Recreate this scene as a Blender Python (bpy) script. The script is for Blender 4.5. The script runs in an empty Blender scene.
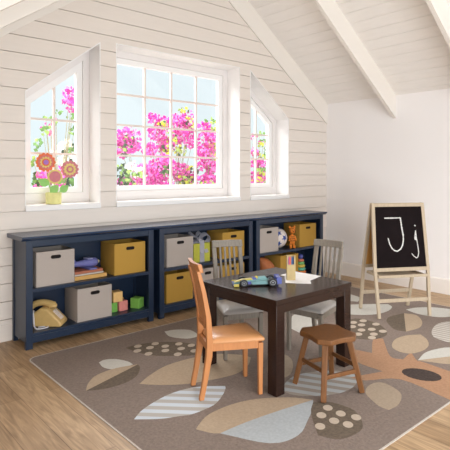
import bpy, bmesh, math, random
from mathutils import Vector, Matrix

C = bpy.context.scene.collection
SC = bpy.context.scene
PI = math.pi

# ------------------------------------------------------------------ camera, sky, exposure
cam_d = bpy.data.cameras.new('camera')
cam_d.sensor_width = 36
cam_d.lens = 36 * 489.5 / 450
cam_d.shift_y = -52 / 450
cam_d.clip_start = 0.05
cam = bpy.data.objects.new('camera', cam_d)
cam.location = (0, 0, 1.28)
cam.rotation_euler = (PI / 2, 0, -math.radians(41.2))
C.objects.link(cam)
SC.camera = cam

world = bpy.data.worlds.new('overcast_sky')
SC.world = world
world.use_nodes = True
nt = world.node_tree
nt.nodes.clear()
wo = nt.nodes.new('ShaderNodeOutputWorld')
bg = nt.nodes.new('ShaderNodeBackground')
tc = nt.nodes.new('ShaderNodeTexCoord')
sx = nt.nodes.new('ShaderNodeSeparateXYZ')
rp = nt.nodes.new('ShaderNodeValToRGB')
nt.links.new(tc.outputs['Generated'], sx.inputs[0])
nt.links.new(sx.outputs['Z'], rp.inputs[0])
nt.links.new(rp.outputs[0], bg.inputs['Color'])
nt.links.new(bg.outputs[0], wo.inputs['Surface'])
e = rp.color_ramp.elements
e[0].position = 0.0
e[0].color = (0.84, 0.97, 1.0, 1)
e[1].position = 1.0
e[1].color = (2.4, 2.4, 2.5, 1)
m_ = e.new(0.33)
m_.color = (0.87, 0.98, 1.03, 1)
m_ = e.new(0.48)
m_.color = (3.6, 3.65, 3.75, 1)
bg.inputs['Strength'].default_value = 1.0


def area(name, loc, rot, sx_, sy_, power, col):
    l = bpy.data.lights.new(name, 'AREA')
    l.shape = 'RECTANGLE'
    l.size = sx_
    l.size_y = sy_
    l.energy = power
    l.color = col
    o = bpy.data.objects.new(name, l)
    o.location = loc
    o.rotation_euler = rot
    C.objects.link(o)
    return o


# added fill lamp behind the camera, tilted up to brighten walls and ceiling
area('fill_behind_camera', (0.7, -2.7, 1.25), (math.radians(111), 0, math.radians(-31)), 5.4, 2.8, 292, (0.945, 0.972, 1.0))
# skylight glow falling on the outside of the window wall
area('daylight_outside', (2.1, 6.4, 4.3), (math.radians(-50), 0, math.radians(4)), 8.0, 2.5, 640, (1.0, 0.99, 0.97))

SC.view_settings.view_transform = 'Standard'
SC.view_settings.look = 'None'
SC.view_settings.gamma = 1
SC.view_settings.use_curve_mapping = False
SC.view_settings.exposure = 0.0


# ------------------------------------------------------------------ materials
def lin(r, g, b):
    f = lambda c: (c / 255 / 12.92) if c / 255 <= 0.04045 else ((c / 255 + 0.055) / 1.055) ** 2.4
    return (f(r), f(g), f(b), 1)


def mat(name, rgb, rough=0.6, spec=0.5, noise=0.0, scale=20.0, stretch=(1, 1, 1), bump=0.0, metal=0.0, coat=0.0):
    m = bpy.data.materials.new(name)
    m.use_nodes = True
    t = m.node_tree
    b = t.nodes['Principled BSDF']
    c = lin(*rgb)
    b.inputs['Base Color'].default_value = c
    b.inputs['Roughness'].default_value = rough
    b.inputs['Specular IOR Level'].default_value = spec
    b.inputs['Metallic'].default_value = metal
    b.inputs['Coat Weight'].default_value = coat
    if noise > 0 or bump > 0:
        tc = t.nodes.new('ShaderNodeTexCoord')
        mp = t.nodes.new('ShaderNodeMapping')
        mp.inputs['Scale'].default_value = stretch
        n = t.nodes.new('ShaderNodeTexNoise')
        n.inputs['Scale'].default_value = scale
        n.inputs['Detail'].default_value = 5
        t.links.new(tc.outputs['Object'], mp.inputs[0])
        t.links.new(mp.outputs[0], n.inputs['Vector'])
        if noise > 0:
            r = t.nodes.new('ShaderNodeValToRGB')
            r.color_ramp.elements[0].position = 0.3
            r.color_ramp.elements[1].position = 0.7
            r.color_ramp.elements[0].color = tuple(x * (1 - noise) for x in c[:3]) + (1,)
            r.color_ramp.elements[1].color = tuple(min(1, x * (1 + noise)) for x in c[:3]) + (1,)
            t.links.new(n.outputs['Fac'], r.inputs[0])
            t.links.new(r.outputs[0], b.inputs['Base Color'])
        if bump > 0:
            bp = t.nodes.new('ShaderNodeBump')
            bp.inputs['Strength'].default_value = bump
            bp.inputs['Distance'].default_value = 0.01
            t.links.new(n.outputs['Fac'], bp.inputs['Height'])
            t.links.new(bp.outputs[0], b.inputs['Normal'])
    return m


def stripes(name, rgb_a, rgb_b, direction, period, duty=0.5):
    """two yarn colours woven in straight bands across the rug; direction = unit vector across the bands"""
    m = bpy.data.materials.new(name)
    m.use_nodes = True
    t = m.node_tree
    b = t.nodes['Principled BSDF']
    b.inputs['Roughness'].default_value = 0.95
    b.inputs['Specular IOR Level'].default_value = 0.1
    tc = t.nodes.new('ShaderNodeTexCoord')
    d = t.nodes.new('ShaderNodeVectorMath')
    d.operation = 'DOT_PRODUCT'
    d.inputs[1].default_value = (direction[0] / period, direction[1] / period, 0)
    fr = t.nodes.new('ShaderNodeMath')
    fr.operation = 'FRACT'
    g = t.nodes.new('ShaderNodeMath')
    g.operation = 'GREATER_THAN'
    g.inputs[1].default_value = duty
    mx = t.nodes.new('ShaderNodeMix')
    mx.data_type = 'RGBA'
    mx.inputs['A'].default_value = lin(*rgb_a)
    mx.inputs['B'].default_value = lin(*rgb_b)
    t.links.new(tc.outputs['Object'], d.inputs[0])
    t.links.new(d.outputs['Value'], fr.inputs[0])
    t.links.new(fr.outputs[0], g.inputs[0])
    t.links.new(g.outputs[0], mx.inputs['Factor'])
    t.links.new(mx.outputs['Result'], b.inputs['Base Color'])
    return m


def floor_material():
    m = bpy.data.materials.new('oak_planks')
    m.use_nodes = True
    t = m.node_tree
    b = t.nodes['Principled BSDF']
    b.inputs['Roughness'].default_value = 0.42
    b.inputs['Specular IOR Level'].default_value = 0.35
    tc = t.nodes.new('ShaderNodeTexCoord')
    mp = t.nodes.new('ShaderNodeMapping')
    mp.inputs['Rotation'].default_value = (0, 0, PI / 2)
    mp.inputs['Location'].default_value = (0.35, 0.05, 0)
    br = t.nodes.new('ShaderNodeTexBrick')
    br.offset = 0.37
    br.inputs['Color1'].default_value = lin(196, 166, 130)
    br.inputs['Color2'].default_value = lin(172, 141, 106)
    br.inputs['Mortar'].default_value = lin(138, 110, 80)
    br.inputs['Scale'].default_value = 1.0
    br.inputs['Brick Width'].default_value = 1.25
    br.inputs['Row Height'].default_value = 0.168
    br.inputs['Mortar Size'].default_value = 0.0016
    br.inputs['Bias'].default_value = -0.1
    mp2 = t.nodes.new('ShaderNodeMapping')
    mp2.inputs['Scale'].default_value = (16, 1.5, 1)
    n = t.nodes.new('ShaderNodeTexNoise')
    n.inputs['Scale'].default_value = 2.2
    n.inputs['Detail'].default_value = 7
    n.inputs['Distortion'].default_value = 1.4
    r = t.nodes.new('ShaderNodeValToRGB')
    r.color_ramp.elements[0].position = 0.32
    r.color_ramp.elements[0].color = (0.60, 0.565, 0.525, 1)
    r.color_ramp.elements[1].position = 0.66
    r.color_ramp.elements[1].color = (1.06, 1.05, 1.04, 1)
    mx = t.nodes.new('ShaderNodeMix')
    mx.data_type = 'RGBA'
    mx.blend_type = 'MULTIPLY'
    mx.inputs['Factor'].default_value = 1.0
    t.links.new(tc.outputs['Object'], mp.inputs[0])
    t.links.new(mp.outputs[0], br.inputs['Vector'])
    t.links.new(tc.outputs['Object'], mp2.inputs[0])
    t.links.new(mp2.outputs[0], n.inputs['Vector'])
    t.links.new(n.outputs['Fac'], r.inputs[0])
    t.links.new(br.outputs['Color'], mx.inputs['A'])
    t.links.new(r.outputs[0], mx.inputs['B'])
    t.links.new(mx.outputs['Result'], b.inputs['Base Color'])
    return m


def glass_material():
    m = bpy.data.materials.new('window_glass')
    m.use_nodes = True
    t = m.node_tree
    t.nodes.clear()
    o = t.nodes.new('ShaderNodeOutputMaterial')
    mx = t.nodes.new('ShaderNodeMixShader')
    tr = t.nodes.new('ShaderNodeBsdfTransparent')
    gl = t.nodes.new('ShaderNodeBsdfGlossy')
    gl.inputs['Roughness'].default_value = 0.02
    mx.inputs[0].default_value = 0.04
    t.links.new(tr.outputs[0], mx.inputs[1])
    t.links.new(gl.outputs[0], mx.inputs[2])
    t.links.new(mx.outputs[0], o.inputs['Surface'])
    return m


M = {}
M['shiplap'] = mat('shiplap_paint', (228, 218, 209), 0.55, 0.3, 0.015, 6, (1, 1, 8))
M['ceil'] = mat('ceiling_plank_paint', (244, 239, 234), 0.6, 0.3, 0.02, 5, (6, 1, 1))
M['beam'] = mat('beam_paint', (235, 228, 220), 0.6, 0.3)
M['drywall'] = mat('plaster_paint', (247, 243, 242), 0.8, 0.2)
M['white'] = mat('white_gloss_paint', (240, 237, 235), 0.4, 0.4)
M['sash'] = mat('sash_paint', (229, 223, 220), 0.45, 0.4)
M['muntin'] = mat('glazing_bar_paint', (226, 212, 204), 0.5, 0.3)
M['base'] = mat('baseboard_paint', (236, 228, 221), 0.5, 0.3)
M['floor'] = floor_material()
M['glass'] = glass_material()
M['ground'] = mat('garden_paving', (214, 210, 202), 0.9, 0.1, 0.2, 4)
M['navy'] = mat('navy_lacquer', (27, 43, 66), 0.32, 0.5, 0.04, 9)
M['navy_top'] = mat('navy_lacquer_top', (32, 49, 76), 0.25, 0.6, 0.04, 9)
M['greybin'] = mat('grey_fabric', (176, 165, 157), 0.9, 0.1, 0.06, 160, bump=0.15)
M['yelbin'] = mat('mustard_fabric', (178, 139, 66), 0.9, 0.1, 0.06, 160, bump=0.15)
M['rim_slot_shade'] = mat('dark_rim_and_slot_shade', (26, 20, 19), 0.6, 0.2)
M['wenge'] = mat('dark_wood', (44, 29, 24), 0.24, 0.25, 0.16, 14, (1, 10, 10))
M['orange'] = mat('honey_wood', (190, 127, 78), 0.4, 0.4, 0.08, 10, (8, 8, 0.8))
M['tanseat'] = mat('tan_leatherette', (206, 148, 98), 0.32, 0.5, 0.03, 30)
M['greywood'] = mat('grey_washed_wood', (130, 121, 110), 0.5, 0.3, 0.14, 12, (9, 9, 0.8))
M['greyseat'] = mat('grey_leatherette', (168, 161, 155), 0.3, 0.5, 0.03, 30)
M['brown'] = mat('walnut_stain', (116, 76, 43), 0.45, 0.35, 0.12, 10, (7, 7, 1))
M['palewood'] = mat('pale_wood', (186, 168, 144), 0.55, 0.3, 0.08, 10, (9, 9, 0.9))
M['boardback'] = mat('hardboard', (196, 142, 76), 0.7, 0.2, 0.05, 20)
M['chalkboard'] = mat('chalkboard', (24, 17, 18), 0.85, 0.1, 0.2, 9)
M['chalk'] = mat('chalk', (232, 230, 226), 0.95, 0.05, 0.12, 60)
M['rug'] = mat('rug_taupe', (136, 122, 113), 0.95, 0.1, 0.12, 70, bump=0.5)
M['rugedge'] = mat('rug_binding', (196, 187, 178), 0.95, 0.1, 0.1, 90)
M['rug_w'] = mat('rug_ivory', (200, 197, 189), 0.95, 0.1, 0.06, 70)
M['rug_t'] = mat('rug_tan', (180, 160, 137), 0.95, 0.1, 0.08, 70)
M['rug_p'] = mat('rug_sand', (170, 153, 134), 0.95, 0.1, 0.08, 70)
M['rug_d'] = mat('rug_dark_olive', (110, 98, 86), 0.95, 0.1, 0.18, 70)
M['rug_b'] = mat('rug_pale_blue', (176, 181, 184), 0.95, 0.1, 0.08, 70)
M['rug_o'] = mat('rug_terracotta', (174, 136, 108), 0.95, 0.1, 0.1, 70)
M['rug_k'] = mat('rug_black_brown', (76, 66, 62), 0.95, 0.1, 0.2, 70)
M['rug_dot'] = mat('rug_cream_dot', (192, 177, 160), 0.95, 0.1, 0.06, 70)
M['rug_s'] = stripes('rug_blue_stripes', (202, 209, 217), (180, 176, 170), (0.705, 0.709), 0.078)
M['rug_s2'] = stripes('rug_grey_stripes', (180, 182, 182), (160, 150, 140), (0.883, 0.469), 0.085)
M['rug_s3'] = stripes('rug_ivory_stripes', (205, 200, 192), (176, 166, 156), (0.99, 0.14), 0.05, 0.45)


def plain(name, rgb, rough=0.6, spec=0.4):
    return mat(name, rgb, rough, spec, 0.05, 40)


# ------------------------------------------------------------------ mesh builder
class MB:
    def __init__(s):
        s.v, s.f, s.mi = [], [], []

    def add(s, verts, faces, m=0):
        o = len(s.v)
        s.v += [tuple(p) for p in verts]
        for f in faces:
            s.f.append([o + i for i in f])
            s.mi.append(m)
        return s

    def box(s, x0, x1, y0, y1, z0, z1, m=0):
        return s.add([(x0, y0, z0), (x1, y0, z0), (x1, y1, z0), (x0, y1, z0), (x0, y0, z1), (x1, y0, z1), (x1, y1, z1), (x0, y1, z1)],
                     [(3, 2, 1, 0), (4, 5, 6, 7), (0, 1, 5, 4), (1, 2, 6, 5), (2, 3, 7, 6), (3, 0, 4, 7)], m)

    def prism(s, poly, fn, d0, d1, m=0):
        """poly: 2-D outline; fn(a, b, d) -> 3-D point; extruded from d0 to d1"""
        n = len(poly)
        vs = [fn(a, b, d0) for a, b in poly] + [fn(a, b, d1) for a, b in poly]
        fs = [tuple(range(n - 1, -1, -1)), tuple(range(n, 2 * n))]
        fs += [(i, (i + 1) % n, n + (i + 1) % n, n + i) for i in range(n)]
        return s.add(vs, fs, m)

    def ring(s, outer, inner, fn, d0, d1, m=0):
        n = len(outer)
        vs = [fn(a, b, d0) for a, b in outer] + [fn(a, b, d0) for a, b in inner] + [fn(a, b, d1) for a, b in outer] + [fn(a, b, d1) for a, b in inner]
        fs = []
        for i in range(n):
            j = (i + 1) % n
            fs += [(i, j, n + j, n + i), (2 * n + i, 3 * n + i, 3 * n + j, 2 * n + j), (i, 2 * n + i, 2 * n + j, j), (n + i, n + j, 3 * n + j, 3 * n + i)]
        return s.add(vs, fs, m)

    def bar(s, p, q, w, d, up=(0, 0, 1), w2=None, d2=None, m=0):
        """square bar from p to q; w across, d along the second axis; optional taper"""
        p, q = Vector(p), Vector(q)
        t = (q - p).normalized()
        u = Vector(up)
        a = t.cross(u)
        if a.length < 1e-4:
            a = t.cross(Vector((1, 0, 0)))
        a.normalize()
        b = a.cross(t)
        w2 = w if w2 is None else w2
        d2 = d if d2 is None else d2
        vs = []
        for c, ww, dd in ((p, w, d), (q, w2, d2)):
            for i, j in ((-1, -1), (1, -1), (1, 1), (-1, 1)):
                vs.append(c + a * (i * ww / 2) + b * (j * dd / 2))
        return s.add(vs, [(0, 1, 2, 3), (7, 6, 5, 4), (0, 4, 5, 1), (1, 5, 6, 2), (2, 6, 7, 3), (3, 7, 4, 0)], m)

    def path(s, pts, prof, m=0):
        """loft of rectangular sections; prof = [(w, d)...]; sections kept horizontal (x = w, y = d)"""
        n = len(pts)
        vs = []
        for (x, y, z), (w, d) in zip(pts, prof):
            vs += [(x - w / 2, y - d / 2, z), (x + w / 2, y - d / 2, z), (x + w / 2, y + d / 2, z), (x - w / 2, y + d / 2, z)]
        fs = [(3, 2, 1, 0), tuple(4 * (n - 1) + i for i in range(4))]
        for k in range(n - 1):
            for i in range(4):
                j = (i + 1) % 4
                fs.append((4 * k + i, 4 * k + j, 4 * k + 4 + j, 4 * k + 4 + i))
        return s.add(vs, fs, m)

    def tube(s, pts, r, seg=8, m=0, closed=False):
        pts = [Vector(p) for p in pts]
        n = len(pts)
        rs = r if isinstance(r, (list, tuple)) else [r] * n
        vs = []
        ref = Vector((0.13, 0.27, 0.95))
        for k, p in enumerate(pts):
            if closed:
                t = pts[(k + 1) % n] - pts[k - 1]
            else:
                t = pts[min(k + 1, n - 1)] - pts[max(k - 1, 0)]
            t.normalize()
            a = t.cross(ref)
            if a.length < 1e-3:
                a = t.cross(Vector((1, 0, 0)))
            a.normalize()
            b = a.cross(t)
            for i in range(seg):
                an = 2 * PI * i / seg
                vs.append(p + (a * math.cos(an) + b * math.sin(an)) * rs[k])
        fs = []
        for k in range(n if closed else n - 1):
            k2 = (k + 1) % n
            for i in range(seg):
                j = (i + 1) % seg
                fs.append((k * seg + i, k * seg + j, k2 * seg + j, k2 * seg + i))
        if not closed:
            fs += [tuple(range(seg - 1, -1, -1)), tuple((n - 1) * seg + i for i in range(seg))]
        return s.add(vs, fs, m)

    def lathe(s, prof, c=(0, 0, 0), seg=20, m=0, mtx=None):
        vs, fs = [], []
        n = len(prof)
        for r, z in prof:
            for i in range(seg):
                an = 2 * PI * i / seg
                p = Vector((r * math.cos(an), r * math.sin(an), z))
                if mtx is not None:
                    p = mtx @ p
                vs.append(p + Vector(c))
        for k in range(n - 1):
            for i in range(seg):
                j = (i + 1) % seg
                fs.append((k * seg + i, k * seg + j, (k + 1) * seg + j, (k + 1) * seg + i))
        fs += [tuple(range(seg - 1, -1, -1)), tuple((n - 1) * seg + i for i in range(seg))]
        return s.add(vs, fs, m)

    def ball(s, c, rad, seg=16, rings=10, m=0, mtx=None, mfun=None):
        c = Vector(c)
        if not isinstance(rad, (tuple, list)):
            rad = (rad, rad, rad)
        vs, fs = [], []
        for k in range(1, rings):
            th = PI * k / rings
            for i in range(seg):
                an = 2 * PI * i / seg
                vs.append((math.sin(th) * math.cos(an), math.sin(th) * math.sin(an), math.cos(th)))
        top, bot = len(vs), len(vs) + 1
        vs += [(0, 0, 1), (0, 0, -1)]
        for k in range(rings - 2):
            for i in range(seg):
                j = (i + 1) % seg
                fs.append((k * seg + i, (k + 1) * seg + i, (k + 1) * seg + j, k * seg + j))
        for i in range(seg):
            j = (i + 1) % seg
            fs.append((top, i, j))
            fs.append((bot, (rings - 2) * seg + j, (rings - 2) * seg + i))
        out = []
        for p in vs:
            q = Vector((p[0] * rad[0], p[1] * rad[1], p[2] * rad[2]))
            if mtx is not None:
                q = mtx @ q
            out.append(q + c)
        return s.add(out, fs, m)

    def build(s, name, mats, parent=None, bevel=0.0, smooth=True, seg=2, subsurf=0, fix=True):
        me = bpy.data.meshes.new(name)
        me.from_pydata([tuple(p) for p in s.v], [], s.f)
        if not isinstance(mats, (list, tuple)):
            mats = [mats]
        for m in mats:
            me.materials.append(m)
        me.polygons.foreach_set('material_index', s.mi)
        if fix:
            bm = bmesh.new()
            bm.from_mesh(me)
            bmesh.ops.recalc_face_normals(bm, faces=bm.faces)
            bm.to_mesh(me)
            bm.free()
        if smooth:
            me.polygons.foreach_set('use_smooth', [True] * len(me.polygons))
            me.set_sharp_from_angle(angle=math.radians(38))
        me.update()
        o = bpy.data.objects.new(name, me)
        C.objects.link(o)
        if parent is not None:
            o.parent = parent
        if bevel > 0:
            b = o.modifiers.new('bevel', 'BEVEL')
            b.width = bevel
            b.segments = seg
            b.limit_method = 'ANGLE'
            b.angle_limit = math.radians(38)
        if subsurf:
            b = o.modifiers.new('subsurf', 'SUBSURF')
            b.levels = b.render_levels = subsurf
        return o


XZ = lambda a, b, d: (a, d, b)      # outline in x-z, extruded along y
XY = lambda a, b, d: (a, b, d)      # outline in x-y, extruded along z
YZ = lambda a, b, d: (d, a, b)      # outline in y-z, extruded along x


def tag(o, label=None, cat=None, group=None, kind=None):
    if label:
        o['label'] = label
    if cat:
        o['category'] = cat
    if group:
        o['group'] = group
    if kind:
        o['kind'] = kind
    return o


def thing(name, label, cat, loc=(0, 0, 0), rz=0.0, group=None):
    o = bpy.data.objects.new(name, None)
    o.empty_display_size = 0.05
    o.location = loc
    o.rotation_euler = (0, 0, rz)
    C.objects.link(o)
    return tag(o, label, cat, group)


def struct(o):
    o['kind'] = 'structure'
    return o


def kids(o):
    return [c for c in bpy.data.objects if c.parent == o]


def dup(o, parent=None):
    c = o.copy()
    C.objects.link(c)
    c.parent = parent
    for k in kids(o):
        dup(k, c)
    return c


def place(o, loc, rz, label, group=None):
    o.location = loc
    o.rotation_euler = (0, 0, rz)
    o['label'] = label
    if group:
        o['group'] = group
    return o


def offset(poly, d):
    """shrink a convex counter-clockwise outline by d (or one distance per edge)"""
    n = len(poly)
    ds = d if isinstance(d, (list, tuple)) else [d] * n
    lines = []
    for i in range(n):
        p, q = Vector(poly[i]), Vector(poly[(i + 1) % n])
        t = (q - p).normalized()
        nn = Vector((-t.y, t.x))
        lines.append((p + nn * ds[i], t))
    out = []
    for i in range(n):
        p, t = lines[i - 1]
        q, u = lines[i]
        den = t.x * u.y - t.y * u.x
        w = q - p
        a = (w.x * u.y - w.y * u.x) / den
        r = p + t * a
        out.append((r.x, r.y))
    return out


def smooth_poly(pts, n=4, corner=62):
    """round an outline through its points, keeping its sharp tips"""
    N = len(pts)
    V = [Vector(p) for p in pts]
    sharp = []
    for i in range(N):
        a, b = V[i] - V[i - 1], V[(i + 1) % N] - V[i]
        sharp.append(math.degrees(a.angle(b)) > corner)
    out = []
    for i in range(N):
        p1, p2 = V[i], V[(i + 1) % N]
        m1 = (p2 - p1) if sharp[i] else (p2 - V[i - 1]) / 2
        m2 = (p2 - p1) if sharp[(i + 1) % N] else (V[(i + 2) % N] - p1) / 2
        for k in range(n):
            t = k / n
            out.append(p1 * (2 * t ** 3 - 3 * t ** 2 + 1) + m1 * (t ** 3 - 2 * t ** 2 + t) + p2 * (-2 * t ** 3 + 3 * t ** 2) + m2 * (t ** 3 - t ** 2))
    return [(p.x, p.y) for p in out]


# ------------------------------------------------------------------ the room
XL, XR, YW, YE, XA = -1.2, 5.162, 3.9, -1.0, 2.88
SL = 0.705
YC = -1.0         # the ceiling is built from here to the window wall


def ceil_z(x):
    return 2.17 + SL * (XR - XA) - SL * abs(x - XA)


struct(MB().box(XL - 0.1, XR + 0.1, YE, 4.25, -0.12, 0).build('floor', M['floor']))
struct(MB().box(-14, 22, 4.26, 26, -0.14, -0.04).build('ground', M['ground']))

# window openings (outlines in x-z, counter-clockwise)
SILL, HEAD = 1.02, 2.43
hole_l = [(1.34, SILL), (1.98, SILL), (1.98, 2.415), (1.34, 1.92)]
hole_m = [(2.13, SILL), (3.63, SILL), (3.63, HEAD), (2.13, HEAD)]
hole_r = [(3.785, SILL), (4.425, SILL), (4.425, 1.925), (3.785, 2.425)]


def clip(poly, z, keep_above):
    out = []
    n = len(poly)
    for i in range(n):
        p, q = poly[i], poly[(i + 1) % n]
        a = (p[1] - z) if keep_above else (z - p[1])
        b = (q[1] - z) if keep_above else (z - q[1])
        if a >= 0:
            out.append(p)
        if (a > 0 > b) or (a < 0 < b):
            t = a / (a - b)
            out.append((p[0] + t * (q[0] - p[0]), p[1] + t * (q[1] - p[1])))
    return out


def poly_area(p):
    return abs(sum(p[i - 1][0] * p[i][1] - p[i][0] * p[i - 1][1] for i in range(len(p)))) / 2


pieces = []
for x0, x1 in ((XL, 1.34), (1.98, 2.13), (3.63, 3.785), (4.425, XR)):
    pieces.append([(x0, 0), (x1, 0), (x1, ceil_z(x1)), (x0, ceil_z(x0))])
for h in (hole_l, hole_r):
    x0, x1 = h[0][0], h[1][0]
    pieces.append([(x0, 0), (x1, 0), (x1, SILL), (x0, SILL)])
    pieces.append([h[3], h[2], (x1, ceil_z(x1)), (x0, ceil_z(x0))])
pieces.append([(2.13, 0), (3.63, 0), (3.63, SILL), (2.13, SILL)])
pieces.append([(2.13, HEAD), (XA, HEAD), (XA, ceil_z(XA)), (2.13, ceil_z(2.13))])
pieces.append([(XA, HEAD), (3.63, HEAD), (3.63, ceil_z(3.63)), (XA, ceil_z(XA))])
wb = MB()
PITCH, GAP, PH = 0.1365, 0.0052, 1.256
for pc in pieces:
    wb.prism(pc, XZ, YW + 0.02, YW + 0.3)
    k = -10
    while PH + k * PITCH < 4:
        z0 = PH + k * PITCH + GAP / 2
        z1 = PH + (k + 1) * PITCH - GAP / 2
        k += 1
        c = clip(clip(pc, z0, True), z1, False)
        if len(c) >= 3 and poly_area(c) > 1e-5:
            wb.prism(c, XZ, YW, YW + 0.0205)
struct(wb.build('wall_back', M['shiplap'], smooth=False))

struct(MB().prism([(YE, 0), (4.2, 0), (4.2, 2.3), (YE, 2.3)], YZ, XR, XR + 0.12).build('wall_right', M['drywall']))
struct(MB().prism([(YE, 0), (4.2, 0), (4.2, ceil_z(XL) - 0.002), (YE, ceil_z(XL) - 0.002)], YZ, XL - 0.12, XL).build('wall_left', M['drywall']))

# ceiling: two slopes of planks running along y
cb = MB()
nrm = math.hypot(1, SL)
for sgn in (1, -1):
    run = (XR - XA) if sgn > 0 else (XA - XL)
    run += 0.12 if sgn > 0 else 0.0

    def slope(a, b, d, sgn=sgn):
        # a = distance down the slope (horizontal), b = lift above the ceiling face
        return (XA + sgn * a, d, 2.17 + SL * (XR - XA) - SL * a + b)
    cb.prism([(0, 0.012), (run, 0.012), (run, 0.16), (0, 0.16)], slope, YC, 4.25)
    a = 0.0
    w = 0.13 / nrm
    while a < run:
        a1 = min(a + w, run)
        cb.prism([(a + 0.0028, 0), (a1 - 0.0028, 0), (a1 - 0.0028, 0.0125), (a + 0.0028, 0.0125)], slope, YC, 3.898)
        a = a1
struct(cb.build('ceiling', M['ceil'], smooth=False))

# sloping beams, one pair per bay; the last pair lies flat on the window wall
for i, (y0, y1) in enumerate(((3.882, 3.8985), (2.925, 2.965), (1.955, 1.995), (0.985, 1.025))):
    b = MB()
    b.prism([(XA, ceil_z(XA) - 0.262), (XR - 0.001, ceil_z(XR) - 0.262), (XR - 0.001, ceil_z(XR) + 0.004), (XA, ceil_z(XA) + 0.004)], XZ, y0, y1)
    b.prism([(XL + 0.001, ceil_z(XL) - 0.262), (XA, ceil_z(XA) - 0.262), (XA, ceil_z(XA) + 0.004), (XL + 0.001, ceil_z(XL) + 0.004)], XZ, y0, y1)
    struct(b.build('trim_%d' % (i + 1), M['beam'], smooth=False))

b = MB()
b.prism([(XR, 0), (XR - 0.016, 0), (XR - 0.016, 0.145), (XR - 0.012, 0.158), (XR - 0.005, 0.165), (XR, 0.165)], lambda a, b_, d: (a, d, b_), YE, 3.882)
struct(b.build('baseboard_right', M['base'], bevel=0.001))
b = MB()
b.prism([(YW, 0), (YW - 0.005, 0), (YW - 0.005, 0.125), (YW, 0.13)], lambda a, b_, d: (d, a, b_), XL, XR - 0.017)
struct(b.build('baseboard_back', M['shiplap']))


def window(n, hole, bars_v, bars_h):
    root = bpy.data.objects.new('window_%d' % n, None)
    C.objects.link(root)
    struct(root)
    # reveal lining
    MB().ring(hole, offset(hole, [0.001, 0.008, 0.008, 0.008]), XZ, 3.897, 4.101).build('window_reveal', M['white'], root, smooth=False)
    MB().ring(offset(hole, 0.001), offset(hole, [0.09, 0.066, 0.07, 0.066]), XZ, 4.10, 4.17).build('window_frame', M['sash'], root, smooth=False)
    outl = offset(hole, [0.091, 0.067, 0.071, 0.067])
    inner = offset(hole, [0.14, 0.12, 0.122, 0.12])
    MB().ring(outl, inner, XZ, 4.113, 4.16).build('window_sash', M['white'], root, smooth=False)
    mb = MB()
    x0, x1 = inner[0][0], inner[1][0]
    z0 = inner[0][1]

    def top(x):
        (xa, za), (xb, zb) = inner[3], inner[2]
        return za + (zb - za) * (x - xa) / (xb - xa)

    for x in bars_v:
        mb.box(x - 0.009, x + 0.009, 4.123, 4.15, z0 - 0.004, top(x) + 0.01)
    for z in bars_h:
        xa, xb = x0, x1
        if top(x0) < z:
            xa = x0 + (z - top(x0)) / (top(x1) - top(x0)) * (x1 - x0)
        if top(x1) < z:
            xb = x0 + (z - top(x0)) / (top(x1) - top(x0)) * (x1 - x0)
        mb.box(xa - 0.004, xb + 0.004, 4.125, 4.148, z - 0.009, z + 0.009)
    mb.build('glazing_bars', M['muntin'], root, smooth=False)
    MB().prism(offset(inner, -0.005), XZ, 4.135, 4.139).build('window_pane', M['glass'], root, smooth=False)
    xs, xe = hole[0][0], hole[1][0]
    MB().box(xs, xe, 3.884, 4.105, SILL - 0.042, SILL + 0.003).build('window_sill', M['white'], root, bevel=0.004)
    return root


window(1, hole_l, [1.665], [1.445, 1.735])
window(2, hole_m, [2.57, 2.885, 3.205], [1.445, 1.735, 2.025])
window(3, hole_r, [4.10], [1.445, 1.735])

# ------------------------------------------------------------------ rug
RX0, RX1, RY0, RY1 = 1.19, 4.69, 1.222, 3.433
RUGZ = 0.0045
rug_mats = ['rug', 'rugedge', 'rug_w', 'rug_t', 'rug_p', 'rug_d', 'rug_b', 'rug_o', 'rug_k', 'rug_dot', 'rug_s', 'rug_s2', 'rug_s3']
ridx = {k: i for i, k in enumerate(rug_mats)}


def rrect(x0, x1, y0, y1, r, n=5):
    out = []
    for cx, cy, a0 in ((x1 - r, y0 + r, -90), (x1 - r, y1 - r, 0), (x0 + r, y1 - r, 90), (x0 + r, y0 + r, 180)):
        for k in range(n + 1):
            a = math.radians(a0 + 90 * k / n)
            out.append((cx + r * math.cos(a), cy + r * math.sin(a)))
    return out


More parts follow.
